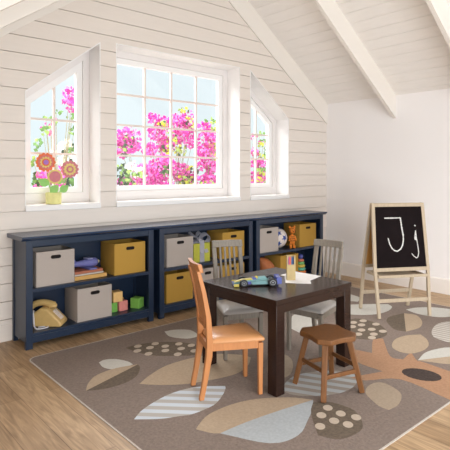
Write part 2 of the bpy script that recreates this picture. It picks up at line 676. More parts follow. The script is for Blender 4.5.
rb = MB()
rb.prism(rrect(RX0 + 0.009, RX1 - 0.009, RY0 + 0.009, RY1 - 0.009, 0.06), XY, 0.0005, 0.0035, 0)
rb.ring(rrect(RX0, RX1, RY0, RY1, 0.07), rrect(RX0 + 0.009, RX1 - 0.009, RY0 + 0.009, RY1 - 0.009, 0.06), XY, 0.0005, 0.0038, 1)
shapes = [
    ('w', [(1.534, 3.043), (1.585, 3.059), (1.65, 3.016), (1.688, 2.928), (1.689, 2.861), (1.636, 2.856), (1.551, 2.874), (1.517, 2.947)]),
    ('t', [(1.276, 2.695), (1.327, 2.775), (1.407, 2.85), (1.511, 2.878), (1.598, 2.875), (1.714, 2.84)]),
    ('d', [(1.714, 2.84), (1.693, 2.78), (1.617, 2.689), (1.525, 2.645), (1.423, 2.638), (1.34, 2.659), (1.276, 2.695)]),
    ('d', [(1.806, 3.166), (1.901, 3.17), (2.025, 3.128), (2.147, 3.038), (2.223, 2.921), (2.227, 2.805), (2.177, 2.726), (2.097, 2.723), (2.0, 2.794), (1.893, 2.887), (1.831, 3.015)]),
    ('w', [(2.23, 3.287), (2.313, 3.272), (2.401, 3.195), (2.401, 3.099), (2.367, 3.018), (2.296, 3.018), (2.242, 3.057), (2.193, 3.162)]),
    ('t', [(1.561, 2.571), (1.69, 2.643), (1.859, 2.699), (2.069, 2.69), (2.221, 2.644), (2.351, 2.505), (2.366, 2.43), (2.253, 2.342), (2.121, 2.297), (2.004, 2.308), (1.837, 2.357), (1.742, 2.403), (1.648, 2.476)]),
    ('s', [(1.316, 2.219), (1.398, 2.275), (1.523, 2.319), (1.653, 2.338), (1.798, 2.308), (1.933, 2.208), (1.913, 2.181), (1.85, 2.131), (1.749, 2.074), (1.668, 2.061), (1.572, 2.065), (1.516, 2.09), (1.42, 2.135)]),
    ('t', [(1.497, 1.93), (1.548, 1.962), (1.642, 2.004), (1.808, 2.007), (1.962, 1.959), (2.112, 1.852), (2.187, 1.746), (1.957, 1.786), (1.732, 1.815), (1.563, 1.822)]),
    ('b', [(1.732, 1.815), (1.957, 1.786), (2.187, 1.746), (2.117, 1.69), (1.995, 1.625), (1.837, 1.558), (1.683, 1.6), (1.563, 1.822)]),
    ('d', [(2.163, 1.727), (2.218, 1.687), (2.249, 1.636), (2.256, 1.524), (2.187, 1.429), (2.095, 1.381), (1.961, 1.403), (1.91, 1.494), (2.056, 1.655)]),
    ('s2', [(2.179, 1.965), (2.307, 2.022), (2.427, 2.018), (2.595, 1.934), (2.675, 1.822), (2.633, 1.757), (2.525, 1.699), (2.388, 1.694), (2.27, 1.747), (2.178, 1.819), (2.142, 1.901)]),
    ('p', [(2.491, 1.604), (2.572, 1.64), (2.66, 1.637), (2.687, 1.585), (2.65, 1.483), (2.59, 1.434), (2.492, 1.4), (2.401, 1.402), (2.401, 1.462), (2.444, 1.545)]),
    ('o', [(3.036, 2.047), (3.071, 1.925), (3.327, 2.074), (3.403, 2.037), (3.115, 1.811), (3.124, 1.718), (3.25, 1.743), (3.282, 1.741), (3.179, 1.647), (3.184, 1.607), (3.163, 1.416), (3.164, 1.292), (2.95, 1.237), (2.766, 1.237), (2.813, 1.561), (2.637, 1.695), (2.6, 1.786), (2.839, 1.7), (2.856, 1.906)]),
    ('w', [(3.189, 1.645), (3.366, 1.68), (3.516, 1.653), (3.597, 1.61), (3.665, 1.496), (3.596, 1.428), (3.421, 1.531)]),
    ('t', [(3.189, 1.645), (3.421, 1.531), (3.596, 1.428), (3.422, 1.41), (3.287, 1.471), (3.232, 1.554)]),
    ('t', [(3.296, 1.9), (3.452, 1.965), (3.601, 1.956), (3.711, 1.892), (3.636, 1.803), (3.518, 1.733), (3.39, 1.711), (3.27, 1.738), (3.242, 1.814)]),
    ('d', [(3.84, 2.265), (3.97, 2.308), (4.161, 2.28), (3.692, 2.005), (3.672, 2.09), (3.754, 2.192)]),
    ('t', [(4.161, 2.28), (4.187, 2.178), (4.051, 2.053), (3.871, 1.984), (3.692, 2.005)]),
    ('s3', [(3.86, 1.875), (4.056, 1.928), (4.209, 1.904), (4.321, 1.806), (4.11, 1.639), (3.832, 1.602), (3.713, 1.662), (3.705, 1.714), (3.732, 1.795)]),
    ('w', [(4.285, 2.327), (4.42, 2.299), (4.551, 2.198), (4.611, 2.064), (4.632, 1.936), (4.371, 1.956), (4.262, 2.04), (4.236, 2.185)]),
    ('w', [(3.751, 2.795), (3.987, 2.794), (4.193, 2.662), (4.332, 2.54), (4.264, 2.458), (4.088, 2.412), (3.903, 2.447), (3.762, 2.583)]),
    ('w', [(4.24, 3.058), (4.388, 3.013), (4.342, 2.861), (4.192, 2.785), (4.127, 2.893)]),
    ('d', [(3.431, 2.475), (3.626, 2.49), (3.698, 2.467), (3.725, 2.384), (3.701, 2.253), (3.585, 2.115), (3.467, 2.058), (3.319, 2.081), (3.231, 2.218), (3.292, 2.355)]),
    ('w', [(3.171, 2.813), (3.374, 2.91), (3.469, 2.827), (3.371, 2.638), (3.162, 2.536), (3.025, 2.557), (3.067, 2.688)]),
    ('p', [(2.509, 2.404), (2.587, 2.361), (2.569, 2.252), (2.478, 2.146), (2.353, 2.063), (2.25, 2.053), (2.237, 2.144)]),
]
for i, (k, p) in enumerate(shapes):
    rb.prism(smooth_poly(p), XY, 0.003, 0.0037 + 0.00001 * i, ridx['rug_' + k])


def ellipse(cx, cy, rx, ry, ang=0, n=20):
    out = []
    for k in range(n):
        a = 2 * PI * k / n
        u, v = rx * math.cos(a), ry * math.sin(a)
        out.append((cx + u * math.cos(ang) - v * math.sin(ang), cy + u * math.sin(ang) + v * math.cos(ang)))
    return out


rb.prism(ellipse(2.978, 1.513, 0.118, 0.093, math.radians(-71)), XY, 0.003, 0.0042, ridx['rug_k'])
dots = [(1.893, 3.137), (1.841, 3.058), (1.944, 3.053), (1.871, 2.957), (2.019, 3.099), (2.045, 3.004), (1.996, 2.931), (2.149, 2.978), (2.105, 2.888), (2.02, 2.813), (2.148, 2.789), (2.2, 2.892)]
for d in dots:
    rb.prism(ellipse(d[0], d[1], 0.034, 0.027, 0.6, 14), XY, 0.003, 0.0042, ridx['rug_dot'])
for d in [(2.173, 1.634), (2.173, 1.55), (2.081, 1.606), (2.2, 1.473), (2.084, 1.527), (2.106, 1.458), (1.985, 1.54)]:
    rb.prism(ellipse(d[0], d[1], 0.033, 0.026, 0.6, 14), XY, 0.003, 0.0042, ridx['rug_dot'])
for d in [(3.683, 2.395), (3.579, 2.423), (3.572, 2.339), (3.681, 2.27), (3.474, 2.364), (3.456, 2.263), (3.535, 2.218), (3.558, 2.132), (3.348, 2.221), (3.44, 2.141), (3.356, 2.105)]:
    rb.prism(ellipse(d[0], d[1], 0.042, 0.03, 0.3, 14), XY, 0.003, 0.0042, ridx['rug_dot'])
tag(rb.build('area_rug', [M[k] for k in rug_mats], smooth=False), 'large taupe area rug with leaf shapes, dots and stripes under the table', 'rug')


# ------------------------------------------------------------------ bookcases
def bookcase(x0, x1, label):
    w = x1 - x0
    t = thing('bookcase', label, 'bookcase', (x0, 3.595, 0), 0, 'three navy low bookcases in a row')
    P = 0.05
    H = 0.789
    D = 0.297
    for xs in (0.006, w - 0.024):
        MB().box(xs, xs + 0.018, 0.03, D - 0.01, 0.045, H - 0.001).build('side_panel', M['navy'], t)
    for xs in (0, w - P):
        MB().box(xs, xs + P, 0, 0.032, 0, H).build('front_post', M['navy'], t, bevel=0.0025)
        MB().box(xs if xs == 0 else w - 0.035, 0.035 if xs == 0 else w, D - 0.032, D, 0, H).build('back_post', M['navy'], t, bevel=0.0025)
    MB().box(0.02, w - 0.02, D - 0.012, D - 0.004, 0.05, H - 0.001).build('back_panel', M['navy'], t)
    MB().box(P, w - P, 0.003, 0.025, 0.742, H).build('top_rail', M['navy'], t, bevel=0.002)
    MB().box(0.024, w - 0.024, 0.004, D - 0.013, 0.408, 0.434).build('shelf', M['navy'], t, bevel=0.002)
    MB().box(0.024, w - 0.024, 0.006, D - 0.013, 0.09, 0.112).build('bottom_shelf', M['navy'], t, bevel=0.002)
    MB().box(P, w - P, 0.003, 0.024, 0.042, 0.0895).build('bottom_rail', M['navy'], t, bevel=0.002)
    return t


bookcase(1.243, 2.328, 'navy low bookcase at the left, with the telephone and toy blocks on its bottom shelf')
bookcase(2.388, 3.527, 'navy low bookcase in the middle of the row, behind the slatted chair')
bookcase(3.582, 4.692, 'navy low bookcase nearest the plain side wall, holding a star ball')

b = MB()
prof = [(3.896, 0.7905), (3.576, 0.7905), (3.572, 0.797), (3.562, 0.803), (3.556, 0.808), (3.556, 0.822), (3.896, 0.822)]
b.prism(prof, YZ, 1.204, 4.72)
tag(b.build('worktop', M['navy_top'], bevel=0.002), 'long navy top board running across all three bookcases below the windows', 'worktop')


# ------------------------------------------------------------------ storage bins
def bin_proto(m, name, h=0.258, w=0.297, d=0.245):
    t = thing('storage_bin', 'x', 'storage bin')
    th = 0.006
    b = MB()
    outer = rrect(-w / 2, w / 2, 0, d, 0.006, 3)
    inner = rrect(-w / 2 + th, w / 2 - th, th, d - th, 0.004, 3)
    b.ring(outer, inner, XY, 0.0, h)
    b.prism(inner, XY, 0.0, 0.006)
    b.build('bin_body', M[m], t)

    def stadium(a, r, n=6):
        out = []
        for k in range(n + 1):
            an = math.radians(-90 + 180 * k / n)
            out.append((a + r * math.cos(an), r * math.sin(an)))
        for k in range(n + 1):
            an = math.radians(90 + 180 * k / n)
            out.append((-a + r * math.cos(an), r * math.sin(an)))
        return out
    g = MB()
    fn = lambda a, b_, dd: (a, dd, h - 0.045 + b_)
    g.ring(stadium(0.026, 0.0135), stadium(0.026, 0.0095), fn, -0.003, 0.003)
    g.prism(stadium(0.026, 0.0095), fn, -0.0005, 0.003)  # dark plate instead of an open slot: the hole's shade put into its colour
    g.build('handle', M['rim_slot_shade'], t)
    return t


gproto, yproto = bin_proto('greybin', 'grey'), bin_proto('yelbin', 'mustard')
used = set()


def put_bin(kind, xc, z, label, group, rz=0.0, y=3.627):
    p = gproto if kind == 'g' else yproto
    o = p if kind not in used else dup(p)
    used.add(kind)
    place(o, (xc, y, z), rz, label, group)
    return o


S1, S0 = 0.435, 0.113
GG, GY = 'grey fabric storage bins in the bookcases', 'mustard fabric storage bins in the bookcases'
put_bin('g', 1.476, S1, 'grey fabric bin beside the books, on the upper shelf of the bookcase with the telephone', GG)
put_bin('g', 1.796, S0, 'grey fabric bin between the telephone and the toy blocks', GG)
put_bin('y', 2.115, S1, 'mustard fabric bin on the shelf directly above the toy blocks', GY)
put_bin('g', 2.635, S1, 'grey fabric bin beside the lime gift box on the upper shelf', GG)
put_bin('y', 3.29, S1, 'mustard fabric bin on the upper shelf behind the grey slatted chair back', GY)
put_bin('y', 2.63, S0, 'mustard fabric bin on the bottom shelf just behind the honey wood chair back', GY)
put_bin('g', 2.958, S0, 'grey fabric bin on the bottom shelf below the lime gift box', GG)
put_bin('y', 3.29, S0, 'mustard fabric bin on the bottom shelf, seen through the slats of the grey chair', GY)
put_bin('g', 3.802, S1, 'grey fabric bin beside the ball with blue stars', GG)
put_bin('y', 4.452, S1, 'mustard fabric bin beside the orange tiger toy, in the corner bookcase', GY)
put_bin('y', 4.133, S0, 'mustard fabric bin between the rust brown toy and the stacking rings', GY)

# ------------------------------------------------------------------ things on the shelves
# books under the blue toy
c_tanbook, c_white, c_red = plain('book_cover_tan', (206, 160, 92)), plain('book_pages', (205, 198, 190)), plain('book_cover_rust', (172, 104, 78))


def book(name, w, d, h, cover, loc, rz, label):
    t = thing('book', label, 'book', loc, rz, 'books lying flat in the bookcase')
    b = MB()
    b.box(-w / 2, w / 2, -d / 2, d / 2, 0, 0.003).box(-w / 2, w / 2, -d / 2, d / 2, h - 0.003, h).box(-w / 2, w / 2, -d / 2, -d / 2 + 0.003, 0, h)
    b.build('cover', cover, t, bevel=0.0008)
    MB().box(-w / 2 + 0.004, w / 2 - 0.004, -d / 2 + 0.003, d / 2 - 0.005, 0.003, h - 0.003).build('pages', c_white, t)


book('b', 0.275, 0.19, 0.032, c_tanbook, (1.773, 3.745, S1), 0.0, 'thick tan book at the bottom of the stack under the blue toy')
book('b', 0.25, 0.17, 0.012, c_white, (1.762, 3.748, S1 + 0.0322), 0.03, 'thin white book in the middle of the stack under the blue toy')
book('b', 0.245, 0.16, 0.022, c_red, (1.763, 3.752, S1 + 0.0444), 0.05, 'rust red book on top of the stack, just under the blue toy')

# blue toy
cb_, cb2, cb3 = plain('toy_blue', (106, 108, 164), 0.45), plain('toy_pale_blue', (146, 148, 190), 0.45), plain('toy_cream', (200, 186, 140), 0.5)
t = thing('toy_aeroplane', 'lavender blue toy aeroplane lying on the stack of books', 'toy', (1.765, 3.742, S1 + 0.0666), math.radians(6))
ry = Matrix.Rotation(PI / 2, 3, 'Y')
MB().lathe([(0.012, -0.125), (0.02, -0.115), (0.024, -0.06), (0.03, 0.0), (0.036, 0.05), (0.036, 0.085), (0.028, 0.104), (0.014, 0.112)], (0, 0, 0.047), 16, 0, ry).build('fuselage', cb_, t)
MB().lathe([(0.016, 0.0), (0.014, 0.01), (0.006, 0.018), (0.002, 0.02)], (0.112, 0, 0.047), 12, 0, ry).build('nose_cap', cb3, t)
MB().prism(rrect(-0.005, 0.065, -0.085, 0.085, 0.02), XY, 0.0, 0.013).build('wing', cb_, t, bevel=0.003)
MB().prism(rrect(0.0, 0.055, -0.04, 0.04, 0.015), XY, 0.078, 0.088).build('canopy', cb2, t, bevel=0.003)
MB().prism([(-0.12, 0.06), (-0.08, 0.06), (-0.105, 0.1), (-0.12, 0.1)], XZ, -0.005, 0.005).build('tail_fin', cb_, t)

# toy telephone
ph, phd, phw, phk = plain('phone_beige', (200, 167, 108), 0.4), plain('phone_shadow_gap', (120, 96, 56), 0.5), plain('cord_white', (212, 208, 210), 0.5), plain('phone_keys', (214, 200, 190), 0.5)
ang = math.radians(-42)
t = thing('telephone', 'beige push button telephone with a white cord on the bottom shelf', 'telephone', (1.462, 3.738, S0), ang)
PX, PY, PZ = 1.2, 0.86, 1.08
t.scale = (PX, PY, PZ)
bp = [(-0.108, 0.0), (0.102, 0.0), (0.104, 0.028), (0.012, 0.128), (-0.028, 0.134), (-0.072, 0.098), (-0.106, 0.07)]
MB().prism(bp, XZ, -0.085, 0.085).build('phone_body', ph, t, bevel=0.012, seg=3)
hs = MB()
pts, rad = [], []
for k in range(15):
    u = -1 + 2 * k / 14
    pts.append((-0.05 + u * 0.085, -0.012, 0.158 + 0.014 * u - 0.036 * u * u))
    rad.append(0.023 + 0.007 * max(0, abs(u) - 0.5) / 0.5)
hs.tube(pts, rad, 12)
hs.lathe([(0.022, 0.0), (0.033, 0.006), (0.033, 0.03), (0.022, 0.045)], (-0.128, -0.012, 0.073), 16)
hs.lathe([(0.022, 0.0), (0.031, 0.006), (0.031, 0.024), (0.02, 0.034)], (0.028, -0.012, 0.124), 16)
hs.build('handset', ph, t)
ky = MB()
nx, nz = 0.1, 0.092          # slope normal of the key face
L = math.hypot(nx, nz)
nx, nz = nx / L, nz / L
for r in range(4):
    for c_ in range(3):
        u = 0.045 + r * 0.02
        cx, cz = 0.012 + u * 0.677, 0.128 - u * 0.736
        y = -0.026 + c_ * 0.026
        q = Vector((cx, y, cz))
        ky.bar(q - Vector((nx, 0, nz)) * 0.002, q + Vector((nx, 0, nz)) * 0.006, 0.019, 0.013, (0, 1, 0))
ky.build('keypad', phk, t)
cd = MB()
wpts = [(1.372, 3.78, 0.215), (1.35, 3.745, 0.235), (1.338, 3.715, 0.225), (1.336, 3.7, 0.18), (1.336, 3.69, 0.14), (1.343, 3.67, 0.1205), (1.37, 3.652, 0.1186), (1.405, 3.65, 0.1186), (1.43, 3.662, 0.1186), (1.428, 3.682, 0.1186), (1.4, 3.69, 0.1186), (1.37, 3.7, 0.1186)]
ca, sa = math.cos(ang), math.sin(ang)
lp = []
for x, y, z in wpts:
    dx, dy = x - t.location.x, y - t.location.y
    lp.append(Vector(((dx * ca + dy * sa) / PX, (-dx * sa + dy * ca) / PY, (z - S0) / PZ)))
fine = []
for k in range(len(lp) - 1):
    p0, p1, p2, p3 = lp[max(k - 1, 0)], lp[k], lp[k + 1], lp[min(k + 2, len(lp) - 1)]
    for q in range(4):
        u = q / 4
        fine.append(0.5 * ((2 * p1) + (p2 - p0) * u + (2 * p0 - 5 * p1 + 4 * p2 - p3) * u * u + (3 * p1 - p0 - 3 * p2 + p3) * u ** 3))
fine.append(lp[-1])
cd.tube(fine, 0.0048, 8)
cd.build('cord', phw, t)


# toy blocks
def block(col, rgb, s, loc, rz, label):
    o = MB().box(-s / 2, s / 2, -s / 2, s / 2, 0, s).build('toy_block', plain('block_' + col, rgb, 0.55), bevel=0.004)
    o.location = loc
    o.rotation_euler = (0, 0, rz)
    tag(o, label, 'toy block', 'toy blocks on the bottom shelf')


block('pink', (214, 134, 126), 0.083, (2.084, 3.727, S0), 0.03, 'pink toy block on the bottom shelf between two green ones')
block('green', (112, 172, 76), 0.079, (1.993, 3.733, S0), 0.02, 'green toy block half hidden behind the grey bin, under the yellow block')
block('yellow', (224, 182, 118), 0.085, (2.034, 3.725, S0 + 0.0832), -0.05, 'pale yellow toy block resting on top of the pink and green ones')
block('green_light', (128, 186, 84), 0.086, (2.229, 3.706, S0), math.radians(28), 'bright green toy block standing alone at the end of the shelf')
block('tan', (196, 150, 92), 0.085, (2.102, 3.829, S0), 0.1, 'tan wooden toy block hidden behind the pink one')

# gift box with a bow
lime, rib = plain('lime_paper', (178, 176, 62), 0.7), plain('grey_ribbon', (158, 157, 168), 0.5)
t = thing('gift_box', 'lime green gift box with a big grey ribbon bow on the upper shelf', 'gift box', (2.895, 3.638, S1), 0)
MB().box(-0.098, 0.098, 0, 0.16, 0.0, 0.178).build('box', lime, t, bevel=0.003)
rbn = MB()
rbn.box(-0.027, 0.027, -0.0025, 0.1625, 0.001, 0.1805)
rbn.build('ribbon', rib, t)
bw = MB()


def strip(pts, w, th=0.003):
    wd = Vector((0.08, 0.86, 0.42)).normalized() * (w / 2)
    vs, fs = [], []
    n = len(pts)
    for k, p in enumerate(pts):
        p = Vector(p)
        t_ = (Vector(pts[min(k + 1, n - 1)]) - Vector(pts[max(k - 1, 0)])).normalized()
        nn = t_.cross(wd).normalized() * (th / 2)
        taper = 0.45 + 0.55 * min(1.0, 4.0 * min(k, n - 1 - k) / (n - 1))
        vs += [p - wd * taper - nn, p + wd * taper - nn, p + wd * taper + nn, p - wd * taper + nn]
    fs = [(3, 2, 1, 0), tuple(4 * (n - 1) + q for q in range(4))]
    for k in range(n - 1):
        for a in range(4):
            b_ = (a + 1) % 4
            fs.append((4 * k + a, 4 * k + b_, 4 * k + 4 + b_, 4 * k + 4 + a))
    bw.add(vs, fs)


def loop(cx, cz, dirx, ln, ht, w, y):
    pts = []
    for k in range(13):
        a = 2 * PI * k / 12
        rx = ln / 2
        pts.append((cx + dirx * (rx - rx * math.cos(a)), y + 0.01 * math.sin(a), cz + ht * math.sin(a) * (0.45 + 0.55 * (1 - math.cos(a)) / 2) + 0.35 * ht * (1 - math.cos(a)) / 2))
    strip(pts, w)


loop(0.0, 0.204, -1, 0.094, 0.05, 0.055, 0.05)
loop(0.0, 0.204, 1, 0.125, 0.052, 0.055, 0.05)
loop(-0.005, 0.214, -1, 0.07, 0.06, 0.05, 0.1)
loop(0.005, 0.21, 1, 0.07, 0.06, 0.05, 0.1)
bw.ball((0, 0.05, 0.207), (0.024, 0.036, 0.024), 12, 8)
for a0, a1 in ((-0.004, 0.0), (0.02, 0.055)):
    bw.add([(a0 - 0.015, 0.02, 0.2), (a0 + 0.018, 0.02, 0.2), (a1 + 0.02, -0.008, 0.09), (a1 - 0.02, -0.008, 0.083),
            (a0 - 0.015, 0.024, 0.203), (a0 + 0.018, 0.024, 0.203), (a1 + 0.02, -0.004, 0.09), (a1 - 0.02, -0.004, 0.083)],
           [(0, 1, 2, 3), (7, 6, 5, 4), (0, 4, 5, 1), (1, 5, 6, 2), (2, 6, 7, 3), (3, 7, 4, 0)])
bw.build('bow', rib, t)

# ball with blue stars
bwht, bblu = plain('ball_white', (226, 214, 206), 0.45), plain('ball_blue', (58, 82, 150), 0.45)
R = 0.115
t = thing('star_ball', 'white play ball with blue stars behind the grey bin', 'ball', (4.072, 3.763, S1 + R), 0)
st = MB().ball((0, 0, 0), R, 28, 18)


def star_on(direction, size, twist):
    n = Vector(direction).normalized()
    a = n.cross(Vector((0, 0, 1))).normalized()
    b_ = n.cross(a)
    pts = []
    for k in range(10):
        an = twist + k * PI / 5
        r = size if k % 2 == 0 else size * 0.42
        p = n * R + (a * math.cos(an) + b_ * math.sin(an)) * r
        pts.append(p.normalized() * (R + 0.0012))
    cen = n * (R + 0.0016)
    st.add([cen] + pts, [(0, 1 + k, 1 + (k + 1) % 10) for k in range(10)], 1)


for d, s_, tw in (((0.0, -1, 0.08), 0.046, 0.3), ((-0.55, -0.8, 0.65), 0.04, 0.1), ((-0.6, -0.8, -0.5), 0.042, 0.5), ((0.85, -0.5, 0.5), 0.04, 0.2), ((0.7, -0.5, -0.65), 0.04, 0.8), ((0.1, -0.3, 0.98), 0.042, 0), ((0.9, 0.4, 0), 0.045, 0.2), ((0, 1, 0), 0.045, 0.2), ((-0.9, 0.3, 0.1), 0.045, 0)):
    star_on(d, s_, tw)
st.build('ball_skin', [bwht, bblu], t)

# orange tiger toy
tor, tbl = plain('tiger_orange', (222, 128, 44), 0.8), plain('tiger_black', (50, 34, 30), 0.8)
t = thing('toy_tiger', 'orange striped toy tiger standing beside the star ball', 'toy', (4.192, 3.643, S1), math.radians(-20))
tg = MB()
tg.ball((0, 0, 0.105), (0.03, 0.022, 0.055), 14, 10)
tg.ball((0, -0.003, 0.2), (0.038, 0.026, 0.038), 14, 10)
tg.ball((0, -0.016, 0.188), (0.02, 0.018, 0.015), 10, 8)
for sg in (-1, 1):
    tg.tube([(sg * 0.014, 0, 0.08), (sg * 0.019, -0.002, 0.04), (sg * 0.022, -0.006, 0.012)], [0.017, 0.014, 0.015], 10)
    tg.ball((sg * 0.024, -0.012, 0.0095), (0.014, 0.018, 0.0095), 10, 6)
    tg.tube([(sg * 0.026, 0, 0.14), (sg * 0.038, -0.006, 0.11), (sg * 0.04, -0.012, 0.085)], [0.012, 0.011, 0.012], 10)
for sg in (-1, 1):
    MB().ball((sg * 0.03, 0.002, 0.237), (0.014, 0.008, 0.016), 10, 6).build('ear', tor, t)
sp = tg
for z, rx, ry_ in ((0.085, 0.0285, 0.0212), (0.108, 0.0305, 0.0222), (0.13, 0.0272, 0.0205)):
    sp.tube([(rx * math.cos(a), ry_ * math.sin(a), z) for a in [math.radians(200 + 140 * k / 8) for k in range(9)]], 0.0032, 6, 1)
for sg in (-1, 1):
    sp.ball((sg * 0.014, -0.026, 0.206), 0.005, 8, 6, 1)
    sp.tube([(sg * 0.036, -0.012, 0.2), (sg * 0.026, -0.02, 0.198)], 0.003, 6, 1)
    sp.tube([(sg * 0.035, -0.012, 0.186), (sg * 0.025, -0.021, 0.188)], 0.003, 6, 1)
    sp.tube([(sg * 0.032, -0.012, 0.05), (sg * 0.015, -0.019, 0.048)], 0.003, 6, 1)
sp.tube([(-0.012, -0.019, 0.226), (0, -0.022, 0.223), (0.012, -0.019, 0.226)], 0.003, 6, 1)
sp.ball((0, -0.033, 0.193), (0.007, 0.004, 0.005), 8, 6, 1)
tg.build('tiger_body', [tor, tbl], t)
MB().tube([(0.0, 0.02, 0.075), (0.02, 0.034, 0.055), (0.045, 0.03, 0.06), (0.052, 0.025, 0.085)], 0.006, 8).build('tail', tor, t)

# rust brown toy at the left of the bottom shelf in the corner bookcase
t = thing('football', 'rust brown pointed ball on the bottom shelf behind the table', 'ball', (3.848, 3.712, S0), 0.0)
fprof = []
for k in range(15):
    u = -1 + 2 * k / 14
    fprof.append((max(0.004, 0.088 * (1 - abs(u) ** 2.1) ** 0.75), 0.163 * u))
mt = Matrix.Rotation(math.radians(-40), 3, 'Y')
rustm = mat('rust_leather', (176, 104, 62), 0.55, 0.3, 0.08, 40, bump=0.2)
fo = MB().lathe(fprof, (0, 0, 0), 20, 0, mt)
zmin = min(p[2] for p in fo.v)
fo.v = [(p[0], p[1], p[2] - zmin) for p in fo.v]
fo.build('ball_skin', rustm, t)
lc = MB()
ax = mt @ Vector((0, 0, 1))
side = Vector((0, -1, 0)).cross(ax).normalized()
fr = Vector((0, -1, 0.35)).normalized()
for k in range(-3, 4):
    c_ = Vector((0, 0, -zmin)) + ax * (k * 0.014) + fr * 0.086
    d_ = ax.cross(fr).normalized() * 0.009
    lc.tube([c_ - d_, c_ + fr * 0.002, c_ + d_], 0.002, 6)
lc.build('lacing', plain('lace_cream', (190, 140, 100), 0.6), t)

# stacking rings
t = thing('stacking_rings', 'stacking ring toy with coloured rings at the end of the bottom shelf', 'toy', (4.372, 3.672, S0), 0)
t.scale = (1.1, 1.1, 1.1)
cols = [('rings_orange', (218, 122, 58), 0.058, 0.03), ('rings_teal', (92, 176, 150), 0.052, 0.032), ('rings_yellow', (218, 190, 84), 0.047, 0.03), ('rings_green', (120, 184, 112), 0.042, 0.029), ('rings_coral', (220, 130, 100), 0.036, 0.027)]
MB().lathe([(0.05, 0), (0.05, 0.008), (0.011, 0.012), (0.009, 0.2)], (0, 0, 0), 18).build('peg_base', plain('peg_wood', (214, 150, 90), 0.5), t)
z = 0.0125
for nm, rgb, r_, h_ in cols:
    pr = []
    hh = h_ / 2
    for k in range(9):
        a = math.radians(-90 + 180 * k / 8)
        pr.append((r_ - hh + hh * math.cos(a), z + hh + hh * math.sin(a)))
    rr = MB()
    inner_ = [(0.0125, z + h_), (0.0125, z)]
    rr.lathe(inner_[::-1][:1] + pr + inner_[:1], (0, 0, 0), 22)
    rr.build('ring', plain(nm, rgb, 0.4), t)
    z += h_ + 0.0004
MB().ball((0, 0, z + 0.024), 0.026, 16, 10).build('top_knob', plain('rings_blue', (86, 92, 168), 0.4), t)

# ------------------------------------------------------------------ table
TX0, TX1, TY0, TY1, TZ = 2.058, 2.79, 1.906, 2.59, 0.555
t = thing('play_table', 'square dark brown wooden table on the rug with four thick legs', 'table', ((TX0 + TX1) / 2 - 0.012, (TY0 + TY1) / 2 - 0.012, RUGZ))
hx, hy = (TX1 - TX0) / 2, (TY1 - TY0) / 2
H = TZ - RUGZ
MB().box(-hx, hx, -hy, hy, H - 0.03, H).build('tabletop', M['wenge'], t, bevel=0.003)
LW = 0.07
for sx_ in (-1, 1):
    for sy_ in (-1, 1):
        x = sx_ * (hx - 0.004 - LW / 2)
        y = sy_ * (hy - 0.004 - LW / 2)
        MB().box(x - LW / 2, x + LW / 2, y - LW / 2, y + LW / 2, 0, H - 0.0302).build('leg', M['wenge'], t, bevel=0.003)
for sy_ in (-1, 1):
    y = sy_ * (hy - 0.016)
    MB().box(-hx + 0.0745, hx - 0.0745, y - 0.01, y + 0.01, H - 0.08, H - 0.0302).build('apron', M['wenge'], t, bevel=0.001)
for sx_ in (-1, 1):
    x = sx_ * (hx - 0.016)
    MB().box(x - 0.01, x + 0.01, -hy + 0.0745, hy - 0.0745, H - 0.08, H - 0.0302).build('apron', M['wenge'], t, bevel=0.001)


